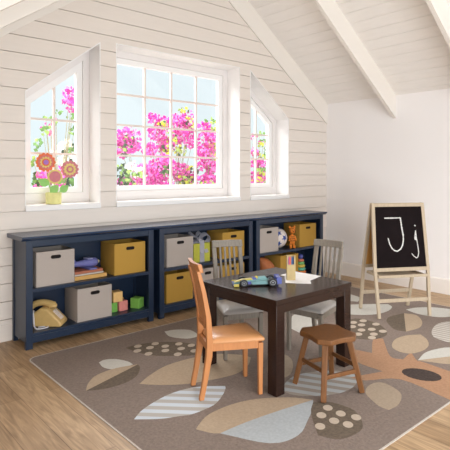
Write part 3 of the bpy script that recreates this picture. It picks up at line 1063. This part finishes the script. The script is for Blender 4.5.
# ------------------------------------------------------------------ chairs (front = local +x)
def chair(label, loc, ang, wood, seatm, group, slat=0.014):
    t = thing('slat_back_chair', label, 'chair', loc, ang, group)
    FW, BW, DP, SH = 0.288, 0.234, 0.325, 0.324
    lw = 0.03
    xf, xb = DP / 2, -DP / 2
    for sg in (-1, 1):
        MB().path([(xf - lw / 2, sg * (FW / 2 - lw / 2), 0), (xf - lw / 2, sg * (FW / 2 - lw / 2), SH - 0.024)], [(0.024, 0.024), (lw, lw)]).build('front_leg', wood, t, bevel=0.003)
        y = sg * (BW / 2 - lw / 2)
        pts = [(xb - 0.035, 0), (xb - 0.012, 0.12), (xb + 0.008, 0.24), (xb + 0.012, 0.32), (xb + 0.004, 0.46), (xb - 0.022, 0.6), (xb - 0.054, 0.725)]
        MB().path([(p[0] + 0.002, y, p[1]) for p in pts], [(0.028, 0.026), (0.03, 0.028), (0.036, 0.03), (0.036, 0.03), (0.03, 0.03), (0.026, 0.03), (0.022, 0.03)]).build('back_leg', wood, t, bevel=0.003)
    MB().path([(xf - lw / 2, 0, SH - 0.055), (xf - lw / 2, 0, SH - 0.014)], [(0.018, FW - 2 * lw + 0.002)] * 2).build('front_rail', wood, t)
    MB().path([(xb + 0.01, 0, SH - 0.055), (xb + 0.01, 0, SH - 0.014)], [(0.018, BW - 2 * lw + 0.002)] * 2).build('back_rail', wood, t)
    for sg in (-1, 1):
        p = (xb + 0.027, sg * (BW / 2 - 0.014), SH - 0.0345)
        q = (xf - lw + 0.001, sg * (FW / 2 - 0.014), SH - 0.0345)
        MB().bar(p, q, 0.018, 0.041).build('side_rail', wood, t)
    seat_o = [(xb + 0.024, -BW / 2 + 0.002), (xf + 0.008, -FW / 2 - 0.004), (xf + 0.008, FW / 2 + 0.004), (xb + 0.024, BW / 2 - 0.002)]
    sb = MB()
    lay = [(0.0, SH - 0.0135), (-0.003, SH - 0.006), (0.0, SH + 0.004), (0.012, SH + 0.013), (0.045, SH + 0.0175), (0.09, SH + 0.019)]
    loops = []
    for ins, zz in lay:
        pl = offset(seat_o, ins)
        # round the corners
        rp_ = []
        for i in range(4):
            a_, b_, c_ = Vector(pl[i - 1]), Vector(pl[i]), Vector(pl[(i + 1) % 4])
            r_ = 0.018
            p0 = b_ + (a_ - b_).normalized() * r_
            p1 = b_ + (c_ - b_).normalized() * r_
            rp_ += [p0, (p0 + p1 + b_ * 2) / 4, p1]
        loops.append([(p.x, p.y, zz) for p in rp_])
    n = 12
    vs = [p for l in loops for p in l]
    fs = []
    for k in range(len(loops) - 1):
        for i in range(n):
            fs.append((k * n + i, k * n + (i + 1) % n, (k + 1) * n + (i + 1) % n, (k + 1) * n + i))
    fs += [tuple(range(n - 1, -1, -1)), tuple((len(loops) - 1) * n + i for i in range(n))]
    sb.add(vs, fs)
    so = sb.build('seat', seatm, t)
    # crest rail: shallow curve between and over the posts
    cr = MB()
    sec = []
    N = 9
    for k in range(N):
        u = -1 + 2 * k / (N - 1)
        sec.append((u * (BW / 2 + 0.002), -0.016 * (1 - u * u)))
    vs = []
    for y, dx in sec:
        for x_, z_ in ((xb - 0.045, 0.716), (xb - 0.023, 0.716), (xb - 0.035, 0.764), (xb - 0.06, 0.764)):
            vs.append((x_ + dx, y, z_))
    fs = [(0, 1, 2, 3), tuple(4 * (N - 1) + i for i in (3, 2, 1, 0))]
    for k in range(N - 1):
        for i in range(4):
            j = (i + 1) % 4
            fs.append((4 * k + i, 4 * k + j, 4 * k + 4 + j, 4 * k + 4 + i))
    cr.add(vs, fs)
    cr.build('crest_rail', wood, t, bevel=0.003)
    cr = MB().path([(xb + 0.008, 0, 0.385), (xb + 0.006, 0, 0.415)], [(0.018, BW - 2 * lw + 0.004)] * 2)
    cr.build('lower_back_rail', wood, t)
    for k in range(4):
        y = (-0.3 + 0.2 * k) * (BW - 2 * lw) * 1.05
        MB().path([(xb + 0.006, y, 0.413), (xb - 0.02, y, 0.57), (xb - 0.048, y, 0.72)], [(0.01, slat)] * 3).build('slat', wood, t)
    return t


GC = 'slatted children chairs around the table'
chair('honey wood slat back chair with a tan padded seat, in front of the bookcases', (1.933, 2.172, RUGZ), math.atan2(-0.407, 0.913), M['orange'], M['tanseat'], GC, 0.026)
chair('grey slat back chair between the table and the middle bookcase', (2.379, 2.597, RUGZ), math.atan2(-0.919, -0.393), M['greywood'], M['greyseat'], GC)
chair('grey slat back chair at the table side nearest the chalkboard easel', (2.838, 2.248, RUGZ), math.atan2(-0.16, -0.987), M['greywood'], M['greyseat'], GC)

# ------------------------------------------------------------------ stool
t = thing('wooden_stool', 'brown wooden stool with splayed legs and cut corner seat beside the table', 'stool', (2.372, 1.783, RUGZ), math.radians(-15))
so = []
for (x, y) in ((0.086, -0.141), (0.141, -0.086), (0.129, 0), (0.141, 0.086), (0.086, 0.141), (0, 0.129), (-0.086, 0.141), (-0.141, 0.086), (-0.129, 0), (-0.141, -0.086), (-0.086, -0.141), (0, -0.129)):
    so.append((x, y))
SHT = 0.334
MB().prism(smooth_poly(so, 3, 40), XY, SHT - 0.03, SHT).build('seat', M['brown'], t, bevel=0.006, seg=3)
for sx_ in (-1, 1):
    for sy_ in (-1, 1):
        MB().bar((sx_ * 0.139, sy_ * 0.139, 0.002), (sx_ * 0.087, sy_ * 0.087, SHT - 0.0305), 0.03, 0.03, (sx_, sy_, 0), 0.033, 0.033).build('leg', M['brown'], t, bevel=0.004)


def leg_at(z):
    u = z / (SHT - 0.03)
    return 0.139 - 0.052 * u


for i, (ax_, sg, zz) in enumerate((('x', -1, 0.125), ('x', 1, 0.125), ('y', -1, 0.155), ('y', 1, 0.155))):
    r_ = leg_at(zz)
    k_ = r_ - 0.012
    p, q = ((-k_, sg * r_, zz), (k_, sg * r_, zz)) if ax_ == 'x' else ((sg * r_, -k_, zz), (sg * r_, k_, zz))
    MB().bar(p, q, 0.015, 0.024).build('stretcher', M['brown'], t, bevel=0.003)

# ------------------------------------------------------------------ easel
t = thing('chalkboard_easel', 'pale wooden easel with a black chalkboard by the side wall', 'easel', (4.128, 2.359, RUGZ), math.radians(-30))
HT = 1.003
RID = -0.052           # where the two panels meet, in local y


def on(front, z, x, lift=0.0):
    foot = -0.176 if front else 0.176
    base = RID + (-0.006 if front else 0.012)
    y = base + (foot - base) * (1 - z / HT)
    return Vector((x, y - lift if front else y + lift, z))


def hw(z):
    return 0.243 + 0.026 * (1 - z / HT)


zl = 0.402
for front in (True, False):
    up = (0, -1, 0.1)
    nm = 'front_frame' if front else 'back_frame'
    fr_ = MB()
    th = 0.02
    for sg in (-1, 1):
        fr_.bar(on(front, zl, sg * (hw(zl) - 0.0)), on(front, HT, sg * hw(HT)), 0.03, th, (0, 1, 0))
    fr_.bar(on(front, HT - 0.016, -hw(HT) + 0.015), on(front, HT - 0.016, hw(HT) - 0.015), th, 0.032)
    fr_.bar(on(front, zl + 0.016, -hw(zl) + 0.015), on(front, zl + 0.016, hw(zl) - 0.015), th, 0.032)
    fr_.build(nm, M['palewood'], t, bevel=0.002)
    bd = MB()
    n_ = 0.004
    a_, b_ = zl + 0.03, HT - 0.03
    pts = [on(front, a_, -hw(a_) + 0.013), on(front, a_, hw(a_) - 0.013), on(front, b_, hw(b_) - 0.013), on(front, b_, -hw(b_) + 0.013)]
    off = Vector((0, -n_ if front else n_, 0))
    bd.add([p + off for p in pts] + [p - off for p in pts], [(0, 1, 2, 3), (7, 6, 5, 4), (0, 4, 5, 1), (1, 5, 6, 2), (2, 6, 7, 3), (3, 7, 4, 0)])
    board = bd.build('chalkboard' if front else 'back_board', M['chalkboard'] if front else M['boardback'], t)
    if front:
        board['label'] = 'black chalkboard with the letters Jj in white chalk'
        boardo = board
    for sg in (-1, 1):
        MB().bar(on(front, 0.002, sg * 0.244), on(front, zl - 0.0005, sg * (hw(zl) - 0.001)), 0.028, 0.022, (0, 1, 0)).build('leg', M['palewood'], t, bevel=0.002)
    zs = 0.15 if front else 0.16
    MB().bar(on(front, zs, -0.238), on(front, zs, 0.238), 0.012, 0.032).build('stretcher', M['palewood'], t, bevel=0.002)
# chalk tray between the panels
tr = MB()
z_ = 0.35
yf, yb = on(True, z_, 0).y, on(False, z_, 0).y
tr.box(-0.228, 0.228, yf + 0.012, yb - 0.012, z_, z_ + 0.006)
tr.box(-0.242, 0.242, yf - 0.03, yf - 0.012, z_, z_ + 0.024)
tr.box(-0.228, 0.228, yb - 0.03, yb - 0.013, z_, z_ + 0.024)
for sg in (-1, 1):
    tr.box(sg * 0.214 - 0.008, sg * 0.214 + 0.008, yf - 0.02, yb - 0.015, z_, z_ + 0.022)
tr.build('chalk_tray', M['palewood'], t, bevel=0.001)
# chalk letters
rnd = random.Random(5)


def bpt(u, v):
    a_, b_ = zl + 0.03, HT - 0.03
    z = b_ + (a_ - b_) * v
    x = (-hw(z) + 0.015) + (2 * hw(z) - 0.03) * u
    return on(True, z, x, 0.0045)


def stroke(ch, uv, wid):
    n = 10
    dense = []
    for (a, b), (c, d) in zip(uv, uv[1:]):
        for k in range(n):
            dense.append((a + (c - a) * k / n, b + (d - b) * k / n))
    dense.append(uv[-1])
    P3 = [bpt(*p) for p in dense]
    for k in range(len(P3) - 1):
        w_ = wid[0] + (wid[1] - wid[0]) * k / len(P3)
        w_ *= rnd.uniform(0.75, 1.2)
        d = (P3[k + 1] - P3[k]) * 0.3
        ch.bar(P3[k] - d, P3[k + 1] + d, 0.0012, w_, (0, 1, 0.12) if False else (P3[k + 1] - P3[k]).cross(Vector((0, -1, 0.1))))


cap, low = MB(), MB()
stroke(cap, [(0.2, 0.19), (0.36, 0.19), (0.53, 0.19)], (0.010, 0.010))
stroke(cap, [(0.535, 0.19), (0.55, 0.34), (0.57, 0.47), (0.57, 0.55), (0.545, 0.64), (0.50, 0.70), (0.43, 0.735), (0.37, 0.72), (0.32, 0.68), (0.28, 0.61), (0.255, 0.52)], (0.012, 0.009))
stroke(low, [(0.838, 0.405), (0.842, 0.5), (0.855, 0.6), (0.865, 0.7), (0.868, 0.77), (0.845, 0.835), (0.815, 0.855), (0.76, 0.82), (0.725, 0.78)], (0.009, 0.006))
stroke(low, [(0.836, 0.42), (0.815, 0.5), (0.81, 0.55)], (0.008, 0.010))
stroke(low, [(0.825, 0.5), (0.83, 0.56)], (0.013, 0.014))
dot = MB()
stroke(dot, [(0.825, 0.315), (0.845, 0.33)], (0.010, 0.010))
dot.build('letter_dot', M['chalk'], boardo)
cap.build('chalk_letter', M['chalk'], boardo)
low.build('chalk_letter', M['chalk'], boardo)

# ------------------------------------------------------------------ things on the table
paper = plain('paper', (232, 230, 228), 0.7)


def sheet(pts, z, label):
    b = MB().prism(pts, XY, z, z + 0.0008)
    tag(b.build('paper_sheet', paper, smooth=False), label, 'paper', 'paper sheets on the table')


sheet([(2.425, 2.165), (2.53, 2.035), (2.70, 2.19), (2.60, 2.33)], TZ + 0.0003, 'white paper sheet lying under the pencil box, nearer the toy car')
sheet([(2.6, 2.10), (2.772, 2.14), (2.756, 2.385), (2.575, 2.35)], TZ + 0.0013, 'white paper sheet near the table edge, overlapping the sheet under the pencil box')

kraft = plain('kraft_card', (184, 162, 115), 0.7)
t = thing('pencil_box', 'tall kraft box of coloured pencils standing on the paper', 'pencil box', (2.522, 2.203, TZ + 0.0013), math.radians(-36))
w2, d2, hh = 0.029, 0.014, 0.165
b = MB()
b.box(-w2, w2, d2 - 0.0015, d2, 0, hh)
b.box(-w2, -w2 + 0.0015, -d2, d2 - 0.0015, 0, hh).box(w2 - 0.0015, w2, -d2, d2 - 0.0015, 0, hh)
b.box(-w2 + 0.0015, w2 - 0.0015, -d2, -d2 + 0.0015, 0, 0.105)
b.box(-w2 + 0.0015, -w2 + 0.007, -d2, -d2 + 0.0015, 0.105, hh).box(w2 - 0.01, w2 - 0.0015, -d2, -d2 + 0.0015, 0.105, hh)
b.box(-w2 + 0.0015, w2 - 0.0015, -d2 + 0.0015, d2 - 0.0015, 0, 0.0015)
b.build('box', kraft, t)
for k, (nm, rgb) in enumerate((('violet', (150, 90, 150)), ('rose', (214, 96, 120)), ('coral', (220, 120, 90)), ('sky', (84, 132, 180)), ('deep_blue', (44, 78, 130)))):
    x = -0.0205 + k * 0.0088
    p = MB().lathe([(0.0038, 0.002), (0.0038, 0.148), (0.0012, 0.16)], (x, -0.0055, 0), 8)
    p = p.build('coloured_pencil', plain('pencil_' + nm, rgb, 0.4), None)
    p.location = (2.522, 2.203, TZ + 0.0013)
    p.rotation_euler = (0, 0, math.radians(-36))
    tag(p, {'violet': 'violet coloured pencil in the kraft box', 'rose': 'rose pink coloured pencil in the kraft box', 'coral': 'coral coloured pencil in the middle of the kraft box', 'sky': 'light blue coloured pencil in the kraft box', 'deep_blue': 'dark blue coloured pencil in the kraft box'}[nm], 'pencil', 'coloured pencils in the kraft box')

# toy racing car
cy_, cbl, ctl, cdk, cgr = plain('car_yellow', (196, 180, 84), 0.35), plain('car_blue', (78, 88, 158), 0.35), plain('car_teal', (116, 158, 160), 0.35), plain('car_tyre', (26, 26, 28), 0.6), plain('car_rim', (150, 152, 156), 0.3)
t = thing('toy_race_car', 'yellow, teal and blue toy racing car with black wheels on the table', 'toy car', (2.247, 2.262, TZ), math.atan2(0.59, -0.81))
t.scale = (1, 1, 0.86)
b = MB()      # front of the car = local +x
b.prism([(-0.135, 0.014), (0.1, 0.012), (0.145, 0.012), (0.148, 0.02), (0.09, 0.034), (0.03, 0.04), (-0.06, 0.044), (-0.135, 0.03)], XZ, -0.019, 0.019)
b.build('chassis', ctl, t, bevel=0.002)
b = MB()
b.prism([(0.02, 0.0405), (0.09, 0.034), (0.142, 0.0215), (0.142, 0.027), (0.095, 0.042), (0.03, 0.05)], XZ, -0.017, 0.017)
b.build('nose', cy_, t, bevel=0.0015)
MB().box(0.118, 0.152, -0.062, 0.062, 0.006, 0.013).build('front_wing', cbl, t, bevel=0.001)
MB().box(0.118, 0.15, -0.068, -0.0625, 0.003, 0.022).build('wing_endplate', cy_, t)
MB().box(0.118, 0.15, 0.0625, 0.068, 0.003, 0.022).build('wing_endplate', cy_, t)
b = MB()
for sg in (-1, 1):
    b.prism([(-0.075, 0.012), (0.03, 0.012), (0.035, 0.026), (-0.01, 0.038), (-0.075, 0.036)], XZ, sg * 0.0335 - 0.013, sg * 0.0335 + 0.013)
b.build('side_pod', ctl, t, bevel=0.0015)
b = MB()
for sg in (-1, 1):
    b.box(0.036, 0.06, sg * 0.03 - 0.012, sg * 0.03 + 0.012, 0.014, 0.03)
b.build('barge_board', cbl, t, bevel=0.001)
b = MB()
b.prism([(-0.075, 0.043), (-0.005, 0.043), (-0.02, 0.062), (-0.06, 0.064)], XZ, -0.012, 0.012)
b.build('engine_cover', ctl, t, bevel=0.001)
MB().box(0.0, 0.026, -0.016, 0.016, 0.0415, 0.056).build('cockpit', cbl, t, bevel=0.001)
MB().ball((-0.002, 0, 0.056), (0.011, 0.01, 0.011), 12, 8).build('driver_helmet', cy_, t)
b = MB()
b.box(-0.158, -0.132, -0.05, 0.05, 0.052, 0.06).box(-0.16, -0.128, -0.053, -0.049, 0.014, 0.064).box(-0.16, -0.128, 0.049, 0.053, 0.014, 0.064).box(-0.15, -0.136, -0.049, 0.049, 0.028, 0.035)
b.build('rear_wing', cbl, t)
rx_ = Matrix.Rotation(PI / 2, 3, 'X')
for x, r_, w_ in ((0.085, 0.0255, 0.026), (-0.1, 0.0295, 0.032)):
    for sg in (-1, 1):
        yc = sg * 0.053
        wh = MB().lathe([(r_ * 0.5, -w_ / 2), (r_ * 0.94, -w_ / 2), (r_, -w_ / 2 + 0.003), (r_, w_ / 2 - 0.003), (r_ * 0.94, w_ / 2), (r_ * 0.5, w_ / 2)], (x, yc, r_), 20, 0, rx_).build('wheel', cdk, t)
        rm = MB()
        rm.ring(ellipse(x, r_, r_ * 0.6, r_ * 0.6, 0, 16), ellipse(x, r_, r_ * 0.48, r_ * 0.48, 0, 16), XZ, yc - w_ / 2 - 0.0012, yc + w_ / 2 + 0.0012)
        rm.prism(ellipse(x, r_, r_ * 0.18, r_ * 0.18, 0, 10), XZ, yc - w_ / 2 - 0.0015, yc + w_ / 2 + 0.0015)
        rm.build('rim', cgr, wh)
b = MB()
for x, r_ in ((0.085, 0.0255), (-0.1, 0.0295)):
    b.lathe([(0.003, -0.05), (0.003, 0.05)], (x, 0, r_), 8, 0, rx_)
b.build('axle', cdk, t)

# ------------------------------------------------------------------ flower pot on the sill
t = thing('felt_flower_pot', 'pale yellow pot of felt flowers on the sill of the left sloping window', 'flower pot', (1.602, 3.985, SILL + 0.0032), math.radians(-12))
pot = plain('pot_yellow', (226, 220, 150), 0.8)
MB().lathe([(0.056, 0.0), (0.061, 0.004), (0.063, 0.05), (0.064, 0.094), (0.059, 0.096), (0.057, 0.07)], (0, 0, 0), 24).build('pot', pot, t)
MB().lathe([(0.0565, 0.068), (0.0565, 0.076)], (0, 0, 0), 20).build('soil', plain('moss', (120, 140, 70), 0.9), t)
fo_, fy_, fp_, fv_, fr2, fg_ = plain('felt_orange', (226, 120, 78), 0.9, 0.1), plain('felt_yellow', (224, 204, 130), 0.9, 0.1), plain('felt_pink', (206, 130, 138), 0.9, 0.1), plain('felt_violet', (170, 120, 190), 0.9, 0.1), plain('felt_rose', (212, 124, 120), 0.9, 0.1), plain('felt_green', (150, 200, 118), 0.9, 0.1)


def disc(mb, cx, cz, y, r, n=0, amp=0.0, th=0.005):
    pts = []
    for k in range(48):
        a = 2 * PI * k / 48
        rr_ = r * (1 - amp + amp * abs(math.cos(n * a / 2)) ** 0.7) if n else r
        pts.append((cx + rr_ * math.cos(a), cz + rr_ * math.sin(a)))
    mb.prism(pts, XZ, y, y + th)


def felt_flower(cx, cz, layers, y):
    first = None
    for i, (r, n, amp, m_) in enumerate(layers):
        b = MB()
        disc(b, cx, cz, y - i * 0.0052, r, n, amp)
        o = b.build('flower' if i == 0 else 'petal_layer', m_, t if i == 0 else first, smooth=False)
        first = first or o
    MB().tube([(cx, y + 0.009, cz - 0.01), (cx * 0.7, 0.01, cz * 0.6 + 0.02), (cx * 0.3, 0.0, 0.074)], 0.004, 8).build('stem', fg_, t)


felt_flower(-0.064, 0.345, [(0.08, 14, 0.2, fo_), (0.062, 14, 0.12, fr2), (0.048, 12, 0.25, fy_), (0.032, 10, 0.1, fo_), (0.02, 0, 0, fv_)], -0.012)
felt_flower(0.005, 0.226, [(0.062, 16, 0.12, fy_), (0.045, 0, 0, fp_)], -0.038)
felt_flower(0.13, 0.288, [(0.076, 13, 0.22, fp_), (0.052, 12, 0.2, fy_), (0.032, 10, 0.2, fp_), (0.017, 8, 0.3, fy_)], -0.006)


def felt_leaf(cx, cz, ang_, ln, y):
    pts = []
    for k in range(11):
        u = k / 10
        pts.append((u * ln, 0.42 * ln * math.sin(PI * u ** 0.8)))
    for k in range(9, 0, -1):
        u = k / 10
        pts.append((u * ln, -0.42 * ln * math.sin(PI * u ** 0.8) * 0.8))
    ca, sa = math.cos(ang_), math.sin(ang_)
    MB().prism([(cx + p * ca - q * sa, cz + p * sa + q * ca) for p, q in pts], XZ, y, y + 0.005).build('leaf', fg_, t, smooth=False)


felt_leaf(-0.035, 0.165, math.radians(155), 0.095, -0.018)
felt_leaf(-0.025, 0.09, math.radians(52), 0.09, -0.05)
felt_leaf(0.048, 0.1, math.radians(38), 0.085, -0.036)
felt_leaf(0.04, 0.16, math.radians(75), 0.07, -0.016)

# ------------------------------------------------------------------ garden shrubs beyond the windows
rs = random.Random(11)
pk1, pk2, pk3 = plain('petal_magenta', (208, 52, 160), 0.7), plain('petal_pink', (230, 116, 194), 0.7), plain('petal_deep', (180, 30, 132), 0.7)
lf1, lf2, lf3, lfy = plain('leaf_green', (96, 136, 66), 0.6), plain('leaf_dark', (46, 66, 40), 0.6), plain('leaf_light', (150, 184, 96), 0.6), plain('leaf_yellow', (190, 198, 66), 0.6)
wh_ = plain('petal_white', (240, 236, 226), 0.7)
bark = plain('bark', (150, 142, 104), 0.9)


def scatter(mb, spec, dens, size, nm, yc=5.6, yd=0.16):
    for cx, cz, rx, rz in spec:
        n = max(5, int(dens * rx * rz))
        for _ in range(n):
            while True:
                a, b, c_ = rs.uniform(-1, 1), rs.uniform(-1, 1), rs.uniform(-1, 1)
                if a * a + b * b + c_ * c_ <= 1.0:
                    break
            p = Vector((cx + a * rx * 1.1, yc + c_ * yd, cz + b * rz * 1.1))
            d1 = Vector((rs.gauss(0, 1), rs.gauss(0, 0.55), rs.gauss(0, 1))).normalized()
            nn = Vector((rs.gauss(0, .5), -1, rs.gauss(0, .5))).normalized()
            d2 = d1.cross(nn).normalized()
            s_ = size * rs.uniform(0.7, 1.3)
            mb.add([p - d1 * s_ * .5, p + d2 * s_ * .42 - nn * s_ * 0.12, p + d1 * s_ * .55, p - d2 * s_ * .42 - nn * s_ * 0.12], [(0, 1, 2, 3)], rs.randrange(nm))


def shrub(label, cat, root, blossoms, bmats, leaves, lmats, bsize=0.05, lsize=0.062, name='bougainvillea_shrub', bd=8200, ld=5200, group='flowering shrubs outside the windows'):
    t = thing(name, label, cat, root, 0, group)
    off = Vector(root)

    def local(mb):
        mb.v = [tuple(Vector(p) - off) for p in mb.v]
        return mb
    br = MB()
    tips = [(c[0], c[1]) for c in blossoms + leaves]
    for k, (x, z) in enumerate(tips):
        y = off.y + rs.uniform(-.05, .05)
        mid = Vector((off.x + (x - off.x) * 0.35, off.y, off.z + (z - off.z) * 0.55))
        br.tube([off + Vector((rs.uniform(-.04, .04), rs.uniform(-.04, .04), 0)), mid, Vector((x, y, z))], [0.01, 0.006, 0.002], 6)
    local(br).build('branches', bark, t)
    if blossoms:
        b1 = MB()
        scatter(b1, blossoms, bd, bsize, len(bmats), off.y)
        local(b1).build('blossoms', bmats, t, smooth=False, fix=False)
    if leaves:
        b2 = MB()
        scatter(b2, leaves, ld, lsize, len(lmats), off.y - 0.05)
        local(b2).build('leaves', lmats, t, smooth=False, fix=False)
    return t


PK = [pk1, pk2, pk1, pk2, pk3]
shrub('dense magenta bougainvillea behind the lower left panes of the big window', 'shrub', (3.45, 5.6, -0.04),
      [(3.23, 1.7, 0.18, 0.17), (3.15, 1.57, 0.12, 0.1), (3.29, 1.16, 0.21, 0.08), (3.69, 1.32, 0.2, 0.14), (3.73, 1.14, 0.2, 0.08), (3.54, 1.21, 0.14, 0.12), (3.41, 1.35, 0.11, 0.05), (3.81, 1.46, 0.13, 0.08), (3.4, 0.9, 0.4, 0.2)], PK,
      [(3.12, 1.24, 0.09, 0.14), (3.2, 1.15, 0.1, 0.06), (3.15, 1.6, 0.06, 0.1), (3.23, 1.71, 0.08, 0.06), (3.73, 1.32, 0.12, 0.08), (3.4, 0.8, 0.4, 0.25)], [lf1, lf2, lf2, lf3])
shrub('tall magenta bougainvillea rising in the middle of the big window', 'shrub', (4.3, 6.1, -0.04),
      [(3.95, 2.09, 0.087, 0.076), (4.02, 1.87, 0.142, 0.12), (4.15, 2.04, 0.109, 0.087), (4.16, 1.7, 0.131, 0.12), (3.89, 1.62, 0.109, 0.098), (4.37, 2.09, 0.109, 0.087), (4.42, 1.86, 0.131, 0.142), (4.58, 2.0, 0.098, 0.12), (4.65, 1.77, 0.076, 0.12), (4.6, 2.18, 0.076, 0.065), (4.44, 1.29, 0.152, 0.142), (4.62, 1.2, 0.12, 0.12), (4.2, 1.4, 0.12, 0.12)], PK,
      [(4.06, 1.99, 0.087, 0.087), (4.2, 1.78, 0.087, 0.12), (4.13, 1.62, 0.087, 0.087), (4.47, 2.25, 0.054, 0.044), (4.52, 2.04, 0.098, 0.098), (4.39, 1.63, 0.12, 0.076), (4.54, 1.13, 0.152, 0.065), (4.58, 1.32, 0.12, 0.065), (4.47, 1.21, 0.098, 0.087), (4.36, 0.81, 0.381, 0.272)], [lfy, lf3, lfy, lf2], ld=3600)
shrub('magenta bougainvillea with yellow green leaves at the right panes of the big window', 'shrub', (4.6, 5.6, -0.04),
      [(4.47, 1.97, 0.08, 0.06), (4.57, 1.8, 0.13, 0.12), (4.51, 1.59, 0.15, 0.12), (4.68, 1.65, 0.1, 0.12), (4.59, 1.38, 0.17, 0.1), (4.55, 1.18, 0.17, 0.1), (4.7, 1.25, 0.1, 0.13)], PK,
      [(4.55, 2.03, 0.08, 0.04), (4.65, 1.92, 0.08, 0.06), (4.61, 1.62, 0.1, 0.09), (4.7, 1.5, 0.08, 0.06), (4.55, 1.12, 0.15, 0.04), (4.6, 0.8, 0.25, 0.25)], [lfy, lf3, lfy, lf1])
shrub('magenta bougainvillea with yellow leaves seen through the right sloping window', 'shrub', (5.62, 5.6, -0.04),
      [(5.52, 1.17, 0.14, 0.13), (5.77, 1.2, 0.14, 0.13), (5.7, 1.41, 0.09, 0.1), (5.52, 1.62, 0.07, 0.06), (5.8, 1.79, 0.07, 0.05), (5.5, 1.86, 0.07, 0.05), (5.57, 1.44, 0.11, 0.08)], PK,
      [(5.63, 1.9, 0.06, 0.04), (5.7, 1.74, 0.07, 0.08), (5.66, 1.57, 0.09, 0.06), (5.75, 1.36, 0.07, 0.07), (5.59, 1.3, 0.09, 0.05), (5.48, 1.17, 0.07, 0.05), (5.73, 1.12, 0.12, 0.05), (5.6, 0.8, 0.25, 0.25)], [lfy, lfy, lf3, lf1])
shrub('thin bougainvillea sprays in the left sloping window with pink tips up high', 'shrub', (2.3, 5.6, -0.04),
      [(2.45, 2.24, 0.07, 0.06), (2.46, 2.14, 0.08, 0.05), (2.49, 2.06, 0.05, 0.05), (2.19, 1.85, 0.03, 0.02), (2.23, 1.74, 0.03, 0.02), (2.16, 1.81, 0.02, 0.02), (2.27, 1.92, 0.02, 0.02), (2.36, 1.29, 0.06, 0.07), (2.17, 1.25, 0.09, 0.08), (2.28, 1.13, 0.08, 0.05), (2.07, 1.12, 0.04, 0.03)], PK,
      [(2.46, 1.95, 0.03, 0.04), (2.48, 1.78, 0.04, 0.05), (2.12, 1.77, 0.03, 0.06), (2.05, 1.6, 0.03, 0.07), (2.02, 1.43, 0.03, 0.07), (2.21, 1.87, 0.04, 0.03), (2.15, 1.91, 0.02, 0.02), (2.29, 1.99, 0.02, 0.02)], [lf1, lf3, lf1], lsize=0.05)
shrub('white flowering bush low in the left sloping window behind the felt flowers', 'shrub', (2.55, 6.1, -0.04),
      [(2.47, 1.54, 0.087, 0.054), (2.61, 1.64, 0.098, 0.065), (2.7, 1.48, 0.065, 0.076), (2.54, 1.44, 0.076, 0.065)], [wh_],
      [(2.61, 1.14, 0.12, 0.087), (2.23, 1.19, 0.065, 0.087), (2.67, 1.39, 0.065, 0.076), (2.61, 1.55, 0.065, 0.044), (2.71, 1.61, 0.044, 0.054), (2.51, 0.81, 0.272, 0.218)], [lf1, lf2, lf2], name='white_shrub', bd=4000, ld=5000)
shrub('white flowers among the magenta ones at the lower left corner of the big window', 'shrub', (3.07, 5.1, -0.04),
      [(3.02, 1.35, 0.1, 0.064), (3.12, 1.29, 0.073, 0.064)], [wh_], [(3.05, 1.25, 0.073, 0.046)], [lf3, lf1], name='white_shrub', bd=4000, bsize=0.045)
